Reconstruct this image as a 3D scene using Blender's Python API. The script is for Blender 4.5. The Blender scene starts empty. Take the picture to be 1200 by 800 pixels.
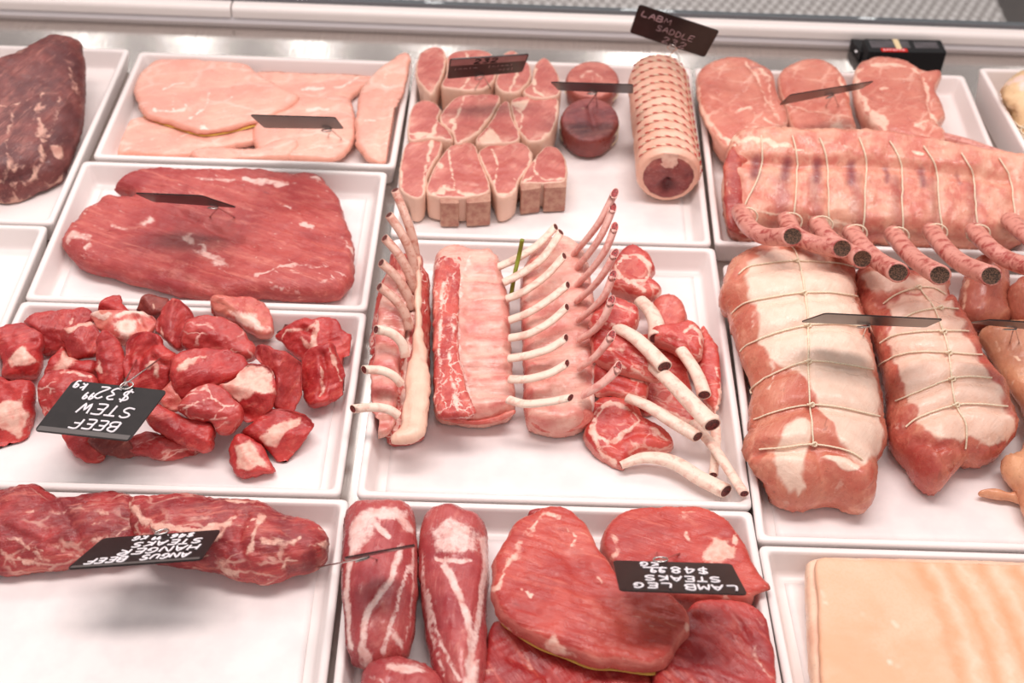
import bpy, math, random
import numpy as np
from mathutils import Vector, Matrix
from mathutils.bvhtree import BVHTree
from mathutils.geometry import delaunay_2d_cdt

random.seed(7); rng = np.random.default_rng(7)
scene = bpy.context.scene
COL = scene.collection

# ------------------------------------------------------------------ camera
W, H_, F = 1200, 800, 1500.0
CAMH = 0.84
_y = Vector((48, 1420, -F)).normalized()
_s = 0.036
_x = Vector((1, -_s, (48 - 1420*_s)/F)).normalized()
_x = (_x - _y*_x.dot(_y)).normalized()
_z = _x.cross(_y)
R_wc = Matrix((_x, _y, _z)).transposed()      # world axes as columns, in camera space
R_cw = R_wc.transposed()
FWD = R_cw @ Vector((0, 0, -1))
CAM = FWD * (-(CAMH / -FWD.z))
CAMn = np.array(CAM)
TOCAM = -FWD
RCW = np.array(R_cw)

cam_data = bpy.data.cameras.new('camera')
cam = bpy.data.objects.new('camera', cam_data)
COL.objects.link(cam)
cam.matrix_world = Matrix.Translation(CAM) @ R_cw.to_4x4()
cam_data.sensor_width = 36.0
cam_data.lens = F * 36.0 / W
cam_data.clip_start = 0.01
cam_data.clip_end = 50
cam_data.dof.use_dof = True
cam_data.dof.focus_distance = 1.08
cam_data.dof.aperture_fstop = 6.3
scene.camera = cam

def ray(u, v):
    return (R_cw @ Vector((u - W/2, H_/2 - v, -F))).normalized()
def P(u, v, z=0.0):
    """world point at height z seen at photo pixel u, v"""
    d = ray(u, v)
    return CAM + d * ((z - CAM.z) / d.z)
def project(pts):
    q = (np.asarray(pts) - CAMn) @ RCW      # = R_cw^T (p - cam)
    return np.stack([W/2 + F*q[:, 0]/-q[:, 2], H_/2 - F*q[:, 1]/-q[:, 2]], 1)

# ------------------------------------------------------------------ numpy noise
_perm = rng.permutation(512)
_perm = np.concatenate([_perm, _perm, _perm])
_grad = rng.normal(size=(512, 3)); _grad /= np.linalg.norm(_grad, axis=1)[:, None]
def pnoise(p, seed=0):
    p = np.asarray(p, float) + seed*17.31
    i = np.floor(p).astype(int); f = p - i; i = i & 255
    u = f*f*f*(f*(f*6-15)+10)
    out = 0
    for dx in (0, 1):
        for dy in (0, 1):
            for dz in (0, 1):
                h = _perm[(_perm[(_perm[(i[:, 0]+dx) & 511]+i[:, 1]+dy) & 511]+i[:, 2]+dz) & 511]
                g = _grad[h]
                d = f - np.array([dx, dy, dz])
                w = (u[:, 0] if dx else 1-u[:, 0])*(u[:, 1] if dy else 1-u[:, 1])*(u[:, 2] if dz else 1-u[:, 2])
                out = out + w*(g*d).sum(1)
    return out*1.5
def fbm(p, seed=0, oct=3):
    a, s, o = 1.0, np.asarray(p, float), 0
    for k in range(oct):
        o = o + a*pnoise(s, seed+k*3); s = s*2.03; a *= 0.5
    return o

# ------------------------------------------------------------------ 2-D helpers
def seg_dist(pts, poly, closed=False):
    """distance of every point to a polyline"""
    a = np.asarray(poly, float); b = np.roll(a, -1, 0) if closed else a[1:]
    if not closed: a = a[:-1]
    if len(a) == 0:
        return np.linalg.norm(pts - np.asarray(poly[0], float), axis=1)
    best = np.full(len(pts), 1e9)
    for k in range(len(a)):
        ab = b[k]-a[k]; L = (ab*ab).sum() + 1e-18
        t = np.clip(((pts-a[k]) @ ab)/L, 0, 1)
        d = np.linalg.norm(pts - a[k] - t[:, None]*ab, axis=1)
        np.minimum(best, d, out=best)
    return best
def inside(pts, poly):
    a = np.asarray(poly, float); b = np.roll(a, -1, 0)
    c = np.zeros(len(pts), bool)
    x, y = pts[:, 0], pts[:, 1]
    for k in range(len(a)):
        (x0, y0), (x1, y1) = a[k], b[k]
        if y0 == y1: continue
        c ^= ((y0 > y) != (y1 > y)) & (x < (x1-x0)*(y-y0)/(y1-y0)+x0)
    return c
def spline(pts, n, closed=False):
    """Catmull-Rom through pts, n samples a span"""
    p = np.asarray(pts, float); m = len(p); out = []
    for k in range(m if closed else m-1):
        g = lambda i: p[i % m] if closed else p[min(max(i, 0), m-1)]
        p0, p1, p2, p3 = g(k-1), g(k), g(k+1), g(k+2)
        for j in range(n):
            t = j/n
            out.append(0.5*((2*p1)+(-p0+p2)*t+(2*p0-5*p1+4*p2-p3)*t*t+(-p0+3*p1-3*p2+p3)*t**3))
    if not closed: out.append(p[-1])
    return np.array(out)
def resample(pts, step, closed=False):
    p = np.asarray(pts, float)
    if closed: p = np.vstack([p, p[:1]])
    d = np.concatenate([[0], np.cumsum(np.linalg.norm(np.diff(p, axis=0), axis=1))])
    n = max(int(round(d[-1]/step)), 6)
    s = np.linspace(0, d[-1], n+1)
    q = np.stack([np.interp(s, d, p[:, k]) for k in range(p.shape[1])], 1)
    return q[:-1] if closed else q

# ------------------------------------------------------------------ object helpers
def tag(o, label=None, cat=None, group=None, kind=None):
    if label: o['label'] = label
    if cat: o['category'] = cat
    if group: o['group'] = group
    if kind: o['kind'] = kind
    return o
def thing(name, loc, label, cat, group=None):
    o = bpy.data.objects.new(name, None); COL.objects.link(o)
    o.empty_display_size = 0.01
    o.location = loc
    return tag(o, label, cat, group)
def world_loc(o):
    v = Vector(o.location)
    while o.parent: o = o.parent; v = v + Vector(o.location)
    return v
def mk(name, verts, faces, mats, parent=None, loc=None, smooth=True, fmat=None, col=None, sharp=None):
    """one mesh object from world-space verts"""
    v = np.asarray(verts, float)
    if loc is None:
        loc = Vector(((v[:, 0].min()+v[:, 0].max())/2, (v[:, 1].min()+v[:, 1].max())/2, v[:, 2].min()))
    loc = Vector(loc)
    me = bpy.data.meshes.new(name)
    me.from_pydata([tuple(x) for x in (v - np.array(loc))], [], [tuple(int(i) for i in f) for f in faces])
    if smooth: me.polygons.foreach_set('use_smooth', [True]*len(me.polygons))
    for m in (mats if isinstance(mats, (list, tuple)) else [mats]): me.materials.append(m)
    if fmat is not None: me.polygons.foreach_set('material_index', [int(i) for i in fmat])
    if col is not None:
        at = me.color_attributes.new('mask', 'FLOAT_COLOR', 'POINT')
        c = np.ones((len(v), 4)); c[:, :col.shape[1]] = col
        at.data.foreach_set('color', c.ravel())
    if sharp: me.set_sharp_from_angle(angle=math.radians(sharp))
    me.update()
    o = bpy.data.objects.new(name, me); COL.objects.link(o)
    if parent:
        o.parent = parent; o.location = loc - world_loc(parent)
    else:
        o.location = loc
    return o
BVH = {}
def register(o, verts, faces):
    BVH[o.name] = BVHTree.FromPolygons([Vector(x) for x in verts], [tuple(int(i) for i in f) for f in faces])
def on(o, u, v, off=0.0):
    """point on a body's surface seen at photo pixel u, v"""
    for k in range(0, 40):
        for s in ((0, 0), (1, 0), (-1, 0), (0, 1), (0, -1)):
            d = ray(u+s[0]*k*2, v+s[1]*k*2)
            hit, n, i, t = BVH[o.name].ray_cast(CAM, d)
            if hit:
                if n.dot(d) > 0: n = -n
                return hit + n*off
    return P(u, v, 0.05)

# ------------------------------------------------------------------ inflated bodies (steaks, joints, chunks)
def keep_in_tray(V, ins=.0150):
    """meat lying in a tray stays between its walls below the rim"""
    c = np.median(V[:, :2], 0)
    for key, q in TRAYQ.items():
        if not inside(c[None], q)[0]: continue
        top = TRAYRIM[key]+(.009 if np.ptp(V[:, 0]) > .26 else .006)
        m = np.array(q).mean(0)
        for k in range(4):
            a, b = np.array(q[k]), np.array(q[(k+1) % 4]); t = (b-a)/np.linalg.norm(b-a); nn = np.array((-t[1], t[0]))
            if nn.dot(m-a) < 0: nn = -nn
            lim = np.where(V[:, 2] < TRAYFL[key]+.013, ins+.003, ins-.0035)
            dist = (V[:, :2]-a) @ nn
            low = (V[:, 2] < top) & (dist < lim)
            V[low, :2] += nn*((lim-dist)[low])[:, None]
        break
    return V
def blob(name, outline, z, mat, tilt=0.0, normal=None, up=0.015, down=0.01, R=None, Rb=None, p=2.0,
         res=0.003, floor=0.0065, noise=((60, 0.0015),), edge=(0.0015, 90), fibre=None, fat=(), dark=(), groove=(),
         facets=(), edgew=0.006, parent=None, anchor=None, smooth=2, sub=6, shape=None, seed=None, label=None, cat=None, group=None,
         zlow=None):
    seed = (sum(ord(c) for c in name)+len(outline)*13+int(outline[0][0])*7) % 997 if seed is None else seed
    o2 = np.asarray(outline, float)
    anchor = anchor or tuple(o2.mean(0))
    A = P(anchor[0], anchor[1], z)
    n = Vector(normal).normalized() if normal else (Vector((0, 0, 1))*(1-tilt) + TOCAM*tilt).normalized()
    ex = (Vector((1, 0, 0)) - n*n.x).normalized(); ey = n.cross(ex)
    uv = []
    for (u, v) in spline(o2, sub, True):
        d = ray(u, v); t = (A-CAM).dot(n)/d.dot(n); q = CAM + d*t - A
        uv.append((q.dot(ex), q.dot(ey)))
    B = resample(uv, res, True)
    area = 0.5*np.sum(B[:, 0]*np.roll(B[:, 1], -1) - np.roll(B[:, 0], -1)*B[:, 1])
    if area < 0: B = B[::-1].copy()
    tang = np.roll(B, -1, 0)-np.roll(B, 1, 0); tang /= np.linalg.norm(tang, axis=1)[:, None]+1e-12
    nin = np.stack([-tang[:, 1], tang[:, 0]], 1)
    if edge[0]:
        k = np.column_stack([B*edge[1], np.zeros(len(B))])
        B = B + nin*(edge[0]*fbm(k, seed, 3))[:, None]
    lo, hi = B.min(0), B.max(0)
    gx, gy = np.meshgrid(np.arange(lo[0], hi[0], res), np.arange(lo[1], hi[1], res*0.87))
    gx = gx + (np.arange(gx.shape[0]) % 2)[:, None]*res*0.5
    G = np.column_stack([gx.ravel(), gy.ravel()])
    G = G + rng.uniform(-.15, .15, G.shape)*res
    G = G[inside(G, B)]
    dG = seg_dist(G, B, True)
    dmax = dG.max() if len(dG) else res
    Rf = min(R or dmax, dmax)
    rings = []; last = 0.0
    for fr in (0.03, 0.12, 0.3, 0.6):
        off = fr*Rf
        if off - last < res*0.16 or off > res*2.5: continue
        Q = B + nin*off
        ok = inside(Q, B); ok &= seg_dist(Q, B, True) > off*0.8
        Q = Q[ok]; rings.append((Q, off)); last = off
    keep = dG > last + res*0.5
    pts = np.vstack([B] + [r[0] for r in rings] + [G[keep]])
    nb = len(B)
    vo, eo, fo, ov, oe, of = delaunay_2d_cdt([Vector(q) for q in pts], [], [list(range(nb))], 1, 1e-7)
    V2 = np.array([(v.x, v.y) for v in vo]); T = [tuple(f) for f in fo if len(f) == 3]
    org = [(l[0] if l else -1) for l in ov]
    d = seg_dist(V2, B, True)
    isb = np.array([(0 <= g < nb) for g in org]) | (d < 1e-6)
    d[isb] = 0
    x = np.clip(d/Rf, 0, 1)
    prof = (1-(1-x)**p)**(1/p)
    Rb_ = min(Rb or Rf, dmax); xb = np.clip(d/Rb_, 0, 1); profb = (1-(1-xb)**p)**(1/p)
    # smooth the profile over the mesh
    E = set()
    for a, b, c in T:
        E.update(((a, b), (b, a), (b, c), (c, b), (a, c), (c, a)))
    E = np.array(list(E))
    def smoothit(h, it):
        for _ in range(it):
            s = np.zeros(len(h)); c = np.zeros(len(h))
            np.add.at(s, E[:, 0], h[E[:, 1]]); np.add.at(c, E[:, 0], 1)
            h2 = np.where(isb, h, 0.5*h+0.5*s/np.maximum(c, 1)); h = h2
        return h
    h = smoothit(up*prof, smooth)
    hb = smoothit(down*profb, smooth)
    if shape is not None:
        h = shape(V2, h, d)
    for (ang, tlt, off) in facets:             # planar cuts give knife-cut faces
        ca, sa = math.cos(math.radians(ang)), math.sin(math.radians(ang))
        pl = up*off - (V2[:, 0]*ca + V2[:, 1]*sa)*math.tan(math.radians(tlt))
        pl = np.maximum(pl, -0.2*up)
        k = 0.0012
        h = np.where(isb, h, -k*np.log(np.exp(-np.clip(h, -1, 1)/k)+np.exp(-np.clip(pl, -1, 1)/k)))
    exn, eyn, nn, An = np.array(ex), np.array(ey), np.array(n), np.array(A)
    base = An + V2[:, :1]*exn + V2[:, 1:]*eyn
    top = base + nn*h[:, None]
    px = project(top)
    inner = np.clip(d/0.004, 0, 1)
    def line_mask(spec):
        pl = spec['p']; w = spec.get('w', 4.0); s = spec.get('s', 1.0)
        q = px + (np.column_stack([fbm(top*70, seed+5, 2), fbm(top*70, seed+9, 2)])*spec.get('j', w*0.9))
        if spec.get('area'):
            ins = inside(q, pl); dd = seg_dist(q, pl, True)
            return s*np.clip(0.5+np.where(ins, dd, -dd)/(2*w), 0, 1)
        dd = seg_dist(q, spline(pl, 4) if len(pl) > 2 else pl)
        if spec.get('solid'): return s*np.clip(1-dd/w, 0, 1)**.6
        wv = w*np.clip(.95+1.1*fbm(top*55, seed+21, 2), .55, 1.6)      # strands swell, thin out and break
        return s*np.clip(1-dd/wv, 0, 1)**0.8*np.clip(1+.7*fbm(top*120, seed+23, 2), .35, 1)
    fm = np.zeros(len(V2)); dm = np.zeros(len(V2))
    for sp in fat: fm = np.maximum(fm, line_mask(sp))
    for sp in dark: dm = np.maximum(dm, line_mask(sp))
    off = np.zeros(len(V2))
    for sp in groove:
        dd = seg_dist(px, spline(sp['p'], 4) if len(sp['p']) > 2 else sp['p'])
        off -= sp.get('a', 0.004)*np.exp(-(dd/sp.get('w', 4.0))**2)
    for (fq, am) in noise:
        off += am*fbm(top*fq, seed+fq, 3)
    if fibre:
        ang, fq, am = fibre
        ca, sa = math.cos(math.radians(ang)), math.sin(math.radians(ang))
        al = V2[:, 0]*ca+V2[:, 1]*sa; ac = -V2[:, 0]*sa+V2[:, 1]*ca
        off += am*fbm(np.column_stack([al*fq*0.18, ac*fq, h*20]), seed+77, 3)
    top = top + nn*(off*inner)[:, None]
    nv = len(V2)
    bot_idx = np.full(nv, -1); inn = np.where(~isb)[0]
    bot_idx[inn] = nv + np.arange(len(inn)); bot_idx[isb] = np.where(isb)[0]
    bot = base[inn] - nn*hb[inn][:, None]
    if noise:
        bot = bot - nn*(np.clip(d[inn]/0.004, 0, 1)*noise[0][1]*fbm(base[inn]*noise[0][0], seed+31, 2))[:, None]
    allv = np.vstack([top, bot])
    if floor is not None: allv[:, 2] = np.maximum(allv[:, 2], floor)
    allv = keep_in_tray(allv)
    faces = list(T) + [(bot_idx[c], bot_idx[b], bot_idx[a]) for a, b, c in T]
    col = np.zeros((len(allv), 3))
    col[:nv, 0] = fm; col[:nv, 1] = dm
    col[:nv, 2] = np.clip(1-d/edgew, 0, 1)
    col[nv:, 2] = 1.0
    o = mk(name, allv, faces, mat, parent, col=col)
    register(o, allv, faces)
    tag(o, label, cat, group)
    return o

# ------------------------------------------------------------------ tubes (bones, twine, wire)
def tube_geo(pts, rad, seg=10, flat=1.0, caps=True, up=None, sub=4, cut=0.0):
    pts = np.array([tuple(p) for p in pts], float); rad = np.asarray(rad if hasattr(rad, '__len__') else [rad]*len(pts), float)
    if len(pts) > 2 and sub > 1:
        r = spline(np.column_stack([pts, rad]), sub); pts, rad = r[:, :3], r[:, 3]
    n = len(pts); V = []; Fc = []; C = []
    t = np.gradient(pts, axis=0); t /= np.linalg.norm(t, axis=1)[:, None]+1e-12
    ref = np.array(up if up is not None else (0, 0, 1.0))
    a = ref - t[0]*ref.dot(t[0])
    if np.linalg.norm(a) < 1e-3: a = np.array((1, 0, 0.)) - t[0]*t[0][0]
    a /= np.linalg.norm(a)
    for i in range(n):
        a = a - t[i]*a.dot(t[i]); a /= np.linalg.norm(a)+1e-12
        b = np.cross(t[i], a)
        for k in range(seg):
            an = 2*math.pi*k/seg
            V.append(pts[i] + rad[i]*(math.cos(an)*flat*a + math.sin(an)*b)); C.append((0, 0, 0))
    if cut:                                   # saw cut slanted at the free end
        nc = t[-1]+cut*np.array(TOCAM); nc /= np.linalg.norm(nc); i = n-1
        for k in range(seg):
            dl = V[i*seg+k]-pts[i]; x = -dl.dot(nc)/max(t[i].dot(nc), .35)
            V[i*seg+k] = V[i*seg+k]+t[i]*np.clip(x, -1.6*rad[i], 1.6*rad[i])
    for i in range(n-1):
        for k in range(seg):
            k2 = (k+1) % seg
            Fc.append((i*seg+k, i*seg+k2, (i+1)*seg+k2, (i+1)*seg+k))
    if caps:
        for i, dirn in ((0, -1), (n-1, 1)):
            ring0 = [i*seg+k for k in range(seg)]
            def ring(f, push, m):
                s0 = len(V)
                for k in range(seg):
                    V.append(pts[i] + (V[i*seg+k]-pts[i])*f + t[i]*dirn*push*rad[i]); C.append(m)
                return [s0+k for k in range(seg)]
            r1 = ring(0.97, 0.06, (0, .3, 0)); r2 = ring(0.86, 0.11, (0, .5, 0)); r3 = ring(0.78, 0.08, (1, 1, 0)); 
            s0 = len(V); V.append(pts[i]+t[i]*dirn*0.03*rad[i]); C.append((1, 1, 0))
            for ra, rb in ((ring0, r1), (r1, r2), (r2, r3)):
                for k in range(seg):
                    k2 = (k+1) % seg
                    f = (ra[k], ra[k2], rb[k2], rb[k])
                    Fc.append(f if dirn > 0 else f[::-1])
            for k in range(seg):
                f = (r3[k], r3[(k+1) % seg], s0)
                Fc.append(f if dirn > 0 else f[::-1])
    return np.array(V), Fc, np.array(C, float)
def tube(name, pts, rad, mat, parent=None, label=None, **kw):
    V, Fc, C = tube_geo(pts, rad, **kw)
    o = mk(name, V, Fc, mat, parent, col=C)
    if label: o['label'] = label
    register(o, V, Fc)
    return o
def join_geo(gs):
    V, Fc, C, n = [], [], [], 0
    for v, f, c in gs:
        V.append(v); C.append(c); Fc += [tuple(i+n for i in q) for q in f]; n += len(v)
    return np.vstack(V), Fc, np.vstack(C)
# ------------------------------------------------------------------ materials
def lin(c):
    return tuple(((x/255)/12.92 if x/255 <= 0.04045 else ((x/255+0.055)/1.055)**2.4) for x in c)+(1.0,)
def new_mat(name):
    m = bpy.data.materials.new(name); m.use_nodes = True
    nt = m.node_tree; b = nt.nodes['Principled BSDF']
    return m, nt, b
class N:
    """tiny node-building helper"""
    def __init__(s, nt): s.nt = nt
    def new(s, t, **kw):
        n = s.nt.nodes.new(t)
        for k, v in kw.items():
            if hasattr(n, k): setattr(n, k, v)
        return n
    def link(s, a, b): s.nt.links.new(a, b)
    def coord(s): return s.new('ShaderNodeTexCoord').outputs['Object']
    def mapping(s, vec, rot=(0, 0, 0), scale=(1, 1, 1)):
        n = s.new('ShaderNodeMapping'); s.link(vec, n.inputs['Vector'])
        n.inputs['Rotation'].default_value = rot; n.inputs['Scale'].default_value = scale
        return n.outputs[0]
    def noise(s, vec, scale, detail=4, rough=0.55, dist=0.0):
        n = s.new('ShaderNodeTexNoise'); s.link(vec, n.inputs['Vector'])
        n.inputs['Scale'].default_value = scale; n.inputs['Detail'].default_value = detail
        n.inputs['Roughness'].default_value = rough; n.inputs['Distortion'].default_value = dist
        return n
    def math(s, op, a, b=None, clamp=False):
        n = s.new('ShaderNodeMath', operation=op, use_clamp=clamp)
        for i, x in enumerate((a, b)):
            if x is None: continue
            if isinstance(x, (int, float)): n.inputs[i].default_value = x
            else: s.link(x, n.inputs[i])
        return n.outputs[0]
    def ramp(s, f, lo, hi, a=0.0, b=1.0):
        n = s.new('ShaderNodeMapRange'); n.interpolation_type = 'SMOOTHSTEP'
        s.link(f, n.inputs[0]); n.inputs[1].default_value = lo; n.inputs[2].default_value = hi
        n.inputs[3].default_value = a; n.inputs[4].default_value = b
        return n.outputs[0]
    def mix(s, f, a, b):
        n = s.new('ShaderNodeMix', data_type='RGBA')
        if isinstance(f, (int, float)): n.inputs[0].default_value = f
        else: s.link(f, n.inputs[0])
        for i, x in ((6, a), (7, b)):
            if isinstance(x, tuple): n.inputs[i].default_value = x
            else: s.link(x, n.inputs[i])
        return n.outputs[2]
    def mask(s):
        a = s.new('ShaderNodeAttribute'); a.attribute_name = 'mask'
        sp = s.new('ShaderNodeSeparateColor'); s.link(a.outputs['Color'], sp.inputs[0])
        return sp.outputs[0], sp.outputs[1], sp.outputs[2]
    def bump(s, hgt, strength, dist, normal=None):
        n = s.new('ShaderNodeBump'); s.link(hgt, n.inputs['Height'])
        n.inputs['Strength'].default_value = strength; n.inputs['Distance'].default_value = dist
        if normal: s.link(normal, n.inputs['Normal'])
        return n.outputs[0]

def meat(name, base, dark, light, fat=(240, 205, 190), angle=0, fib=420, fibc=0.5, marb=0.0, marbs=55, fleck=0.25, edgefat=0.0,
         rough=0.42, darkc=(95, 40, 45), bump=0.35, coarse=38, stretch=0.14, tiltx=0.0, fatnoise=0.8, edgecol=None, fatvar=.38):
    m, nt, b = new_mat(name); n = N(nt); co = n.coord()
    R_, G_, B_ = n.mask()
    soft = lambda c, k: tuple(c[i]*(1-k)+(250, 196, 178)[i]*k for i in range(3))
    warm = lambda c: (c[0], c[1], c[2]*.94)
    base, dark, light = warm(soft(base, .05)), warm(soft(dark, .02)), warm(soft(light, .12))
    rot = n.mapping(co, rot=(math.radians(tiltx), 0, -math.radians(angle)))
    fvec = n.mapping(rot, scale=(stretch, 1, 1))
    big = n.noise(co, coarse, 4, .6, .3).outputs['Fac']
    fine = n.noise(fvec, fib, 5, .6, .6).outputs['Fac']
    mid = n.noise(fvec, fib*0.28, 4, .55, .4).outputs['Fac']
    c = n.mix(n.ramp(big, .34, .66), lin(dark), lin(base))
    v = n.math('ADD', n.math('MULTIPLY', mid, 0.55), n.math('MULTIPLY', fine, 0.45))
    c = n.mix(n.math('MULTIPLY', n.ramp(v, .5, .68), fibc), c, lin(light))
    c = n.mix(n.math('MULTIPLY', n.ramp(v, .5, .34), fibc*0.8), c, lin(dark))
    # thin broken films of pale connective tissue
    film = n.noise(n.mapping(rot, scale=(.45, 1, 1)), coarse*2.4, 6, .68, .8).outputs['Fac']
    c = n.mix(n.math('MULTIPLY', n.ramp(film, .56, .70), .34), c, lin(soft(light, .35)))
    # fine strands along the grain, pale and dark
    stn = n.noise(n.mapping(rot, scale=(stretch*.6, 1, 1)), fib*1.6, 4, .65, .7).outputs['Fac']
    c = n.mix(n.math('MULTIPLY', n.ramp(stn, .60, .72), fibc*.7), c, lin(soft(light, .3)))
    c = n.mix(n.math('MULTIPLY', n.ramp(stn, .40, .30), fibc*.6), c, lin(tuple(x*.62 for x in dark)))
    if fleck:
        fl = n.noise(n.mapping(rot, scale=(.35, 1, 1)), fib*0.45, 3, .6, .5).outputs['Fac']
        gate = n.noise(co, coarse*0.9, 2).outputs['Fac']
        c = n.mix(n.math('MULTIPLY', n.math('MULTIPLY', n.ramp(fl, .64, .72), n.ramp(gate, .42, .6)), fleck), c, lin(fat))
    # marbling veins
    if marb:
        wob = n.noise(co, marbs*0.8, 3)
        wv = n.new('ShaderNodeVectorMath', operation='MULTIPLY_ADD'); n.link(wob.outputs['Color'], wv.inputs[0])
        wv.inputs[1].default_value = (.018,)*3; n.link(n.mapping(rot, scale=(.55, 1, 1)), wv.inputs[2])
        vo = n.new('ShaderNodeTexVoronoi', feature='DISTANCE_TO_EDGE'); n.link(wv.outputs[0], vo.inputs['Vector']); vo.inputs['Scale'].default_value = marbs
        gate = n.noise(co, marbs*.8, 3).outputs['Fac']
        vein = n.math('MULTIPLY', n.ramp(vo.outputs['Distance'], .07, .01), n.ramp(gate, .42, .62))
        c = n.mix(n.math('MULTIPLY', vein, marb), c, lin(fat))
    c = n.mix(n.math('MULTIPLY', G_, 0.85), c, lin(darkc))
    fn = n.noise(co, 230, 5, .65, .4).outputs['Fac']
    fn2 = n.noise(fvec, fib*.3, 3).outputs['Fac']
    fs = n.math('ADD', R_, n.math('MULTIPLY', n.math('SUBTRACT', n.math('ADD', n.math('MULTIPLY', fn, .5), n.math('MULTIPLY', fn2, .5)), .5), fatnoise*2))
    fmask = n.ramp(fs, .30, .74)
    fcol = n.mix(n.ramp(n.noise(co, 120, 3).outputs['Fac'], .4, .7), lin(fat), lin(tuple(int(fat[i]*(1-fatvar)+light[i]*fatvar) for i in range(3))))
    if edgefat or edgecol:
        em = n.math('MULTIPLY', n.ramp(n.math('ADD', B_, n.math('MULTIPLY', n.math('SUBTRACT', fn, .5), .5)), .35, .6), edgefat or 1.0)
        c = n.mix(em, c, lin(edgecol or fat))
    c = n.mix(fmask, c, fcol)
    n.link(c, b.inputs['Base Color'])
    rg = n.ramp(n.noise(co, 90, 3).outputs['Fac'], .3, .7, rough-.15, rough+.10)
    n.link(rg, b.inputs['Roughness'])
    b.inputs['Specular IOR Level'].default_value = 0.5
    b.inputs['Coat Weight'].default_value = .10; b.inputs['Coat Roughness'].default_value = .16
    hg = n.math('ADD', n.math('ADD', v, n.math('MULTIPLY', fmask, .22)), n.math('MULTIPLY', stn, .35))
    nb = n.bump(hg, min(1, bump*1.35), 0.0022)
    nb = n.bump(n.noise(co, 520, 4, .65).outputs['Fac'], min(1, bump*.6), 0.0009, nb)
    n.link(nb, b.inputs['Normal']); n.link(nb, b.inputs['Coat Normal'])
    return m
def plain(name, c, rough=.5, metal=0.0, var=0.0, vs=60, bump=0.0, bs=300, spec=.5, c2=None):
    m, nt, b = new_mat(name); n = N(nt)
    co = n.coord()
    c2 = c2 or tuple(int(x*(1-var)) for x in c)
    n.link(n.mix(n.ramp(n.noise(co, vs, 4).outputs['Fac'], .35, .65), lin(c), lin(c2)), b.inputs['Base Color'])
    b.inputs['Roughness'].default_value = rough; b.inputs['Metallic'].default_value = metal
    b.inputs['Specular IOR Level'].default_value = spec
    if bump: n.link(n.bump(n.noise(co, bs, 4).outputs['Fac'], bump, 0.001), b.inputs['Normal'])
    return m
def bone_mat(name, c=(240, 220, 205), c2=(225, 170, 155), marrow=(120, 45, 40), rough=.4, spots=.5, along=None):
    m, nt, b = new_mat(name); n = N(nt); co = n.coord(); R_, G_, B_ = n.mask()
    x = n.mix(n.ramp(n.noise(co, 110, 4, .6, .5).outputs['Fac'], .45, .68), lin(c), lin(c2))
    x = n.mix(n.math('MULTIPLY', n.ramp(n.noise(co, 260, 4).outputs['Fac'], .6, .72), spots), x, lin((190, 95, 85)))
    po = n.mix(n.ramp(n.noise(co, 900, 3).outputs['Fac'], .45, .55), lin(marrow), lin(tuple(int(q*.45) for q in marrow)))
    x = n.mix(R_, x, po)
    n.link(x, b.inputs['Base Color']); b.inputs['Roughness'].default_value = rough
    n.link(n.bump(n.noise(co, 300, 4).outputs['Fac'], .25, .001), b.inputs['Normal'])
    return m

M = {}
M['tray'] = plain('white_tray_plastic', (242, 233, 230), .32, var=.015, vs=8)
M['paper'] = plain('white_butcher_paper', (242, 235, 233), .55, var=.03, vs=30, bump=.15, bs=60)
M['board'] = plain('black_slate_plastic', (38, 32, 32), .3, var=.15, vs=140, spec=.4)
M['greyedge'] = plain('grey_bevel_edge', (92, 86, 84), .45)  # lighter grey strip along the edge of two signs
M['chalk'] = plain('white_chalk_ink', (238, 232, 236), .7)
M['chalkthin'] = plain('faint_chalk_ink', (196, 168, 172), .7)
M['blackink'] = plain('dark_ink', (14, 10, 12), .6)
M['wire'] = plain('steel_wire', (205, 200, 196), .22, metal=1.0)
M['twine'] = plain('cream_cotton_twine', (250, 232, 204), .8, var=.12, vs=900)
M['twine_red'] = plain('red_stained_twine', (204, 50, 40), .6, var=.15, vs=500)
M['yellow'] = plain('yellow_divider_paper', (240, 196, 92), .5, var=.06)
M['black'] = plain('black_plastic', (20, 20, 22), .5, spec=.3)
M['screen'] = plain('grey_display_window', (84, 78, 82), .4, var=.2, vs=60)
M['redlabel'] = plain('red_label', (206, 44, 36), .6, spec=.2)
M['white'] = plain('white_powder_coat', (236, 233, 236), .3)
M['creamtrim'] = plain('white_rubber_channel', (240, 232, 228), .4)
M['darkseal'] = plain('dark_grey_seal', (104, 106, 110), .4)
M['reflection'] = plain('painted_reflection_band', (150, 116, 116), .35, var=.1, vs=90)  # pale tone standing in for light reflected on a black sign
M['green'] = plain('green_stem', (142, 150, 40), .5, var=.25, vs=90)
M['yellowplastic'] = plain('cream_pointer', (226, 204, 160), .5)
def steel_mat():
    m, nt, b = new_mat('brushed_stainless_steel'); n = N(nt); co = n.coord()
    v = n.mapping(co, scale=(300, 6, 6))
    f = n.noise(v, 3, 4).outputs['Fac']
    n.link(n.mix(f, lin((206, 197, 192)), lin((180, 171, 166))), b.inputs['Base Color'])
    b.inputs['Metallic'].default_value = .9
    n.link(n.ramp(f, .3, .7, .14, .24), b.inputs['Roughness'])
    n.link(n.bump(f, .06, .0006), b.inputs['Normal'])
    return m
M['steel'] = steel_mat()
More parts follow.
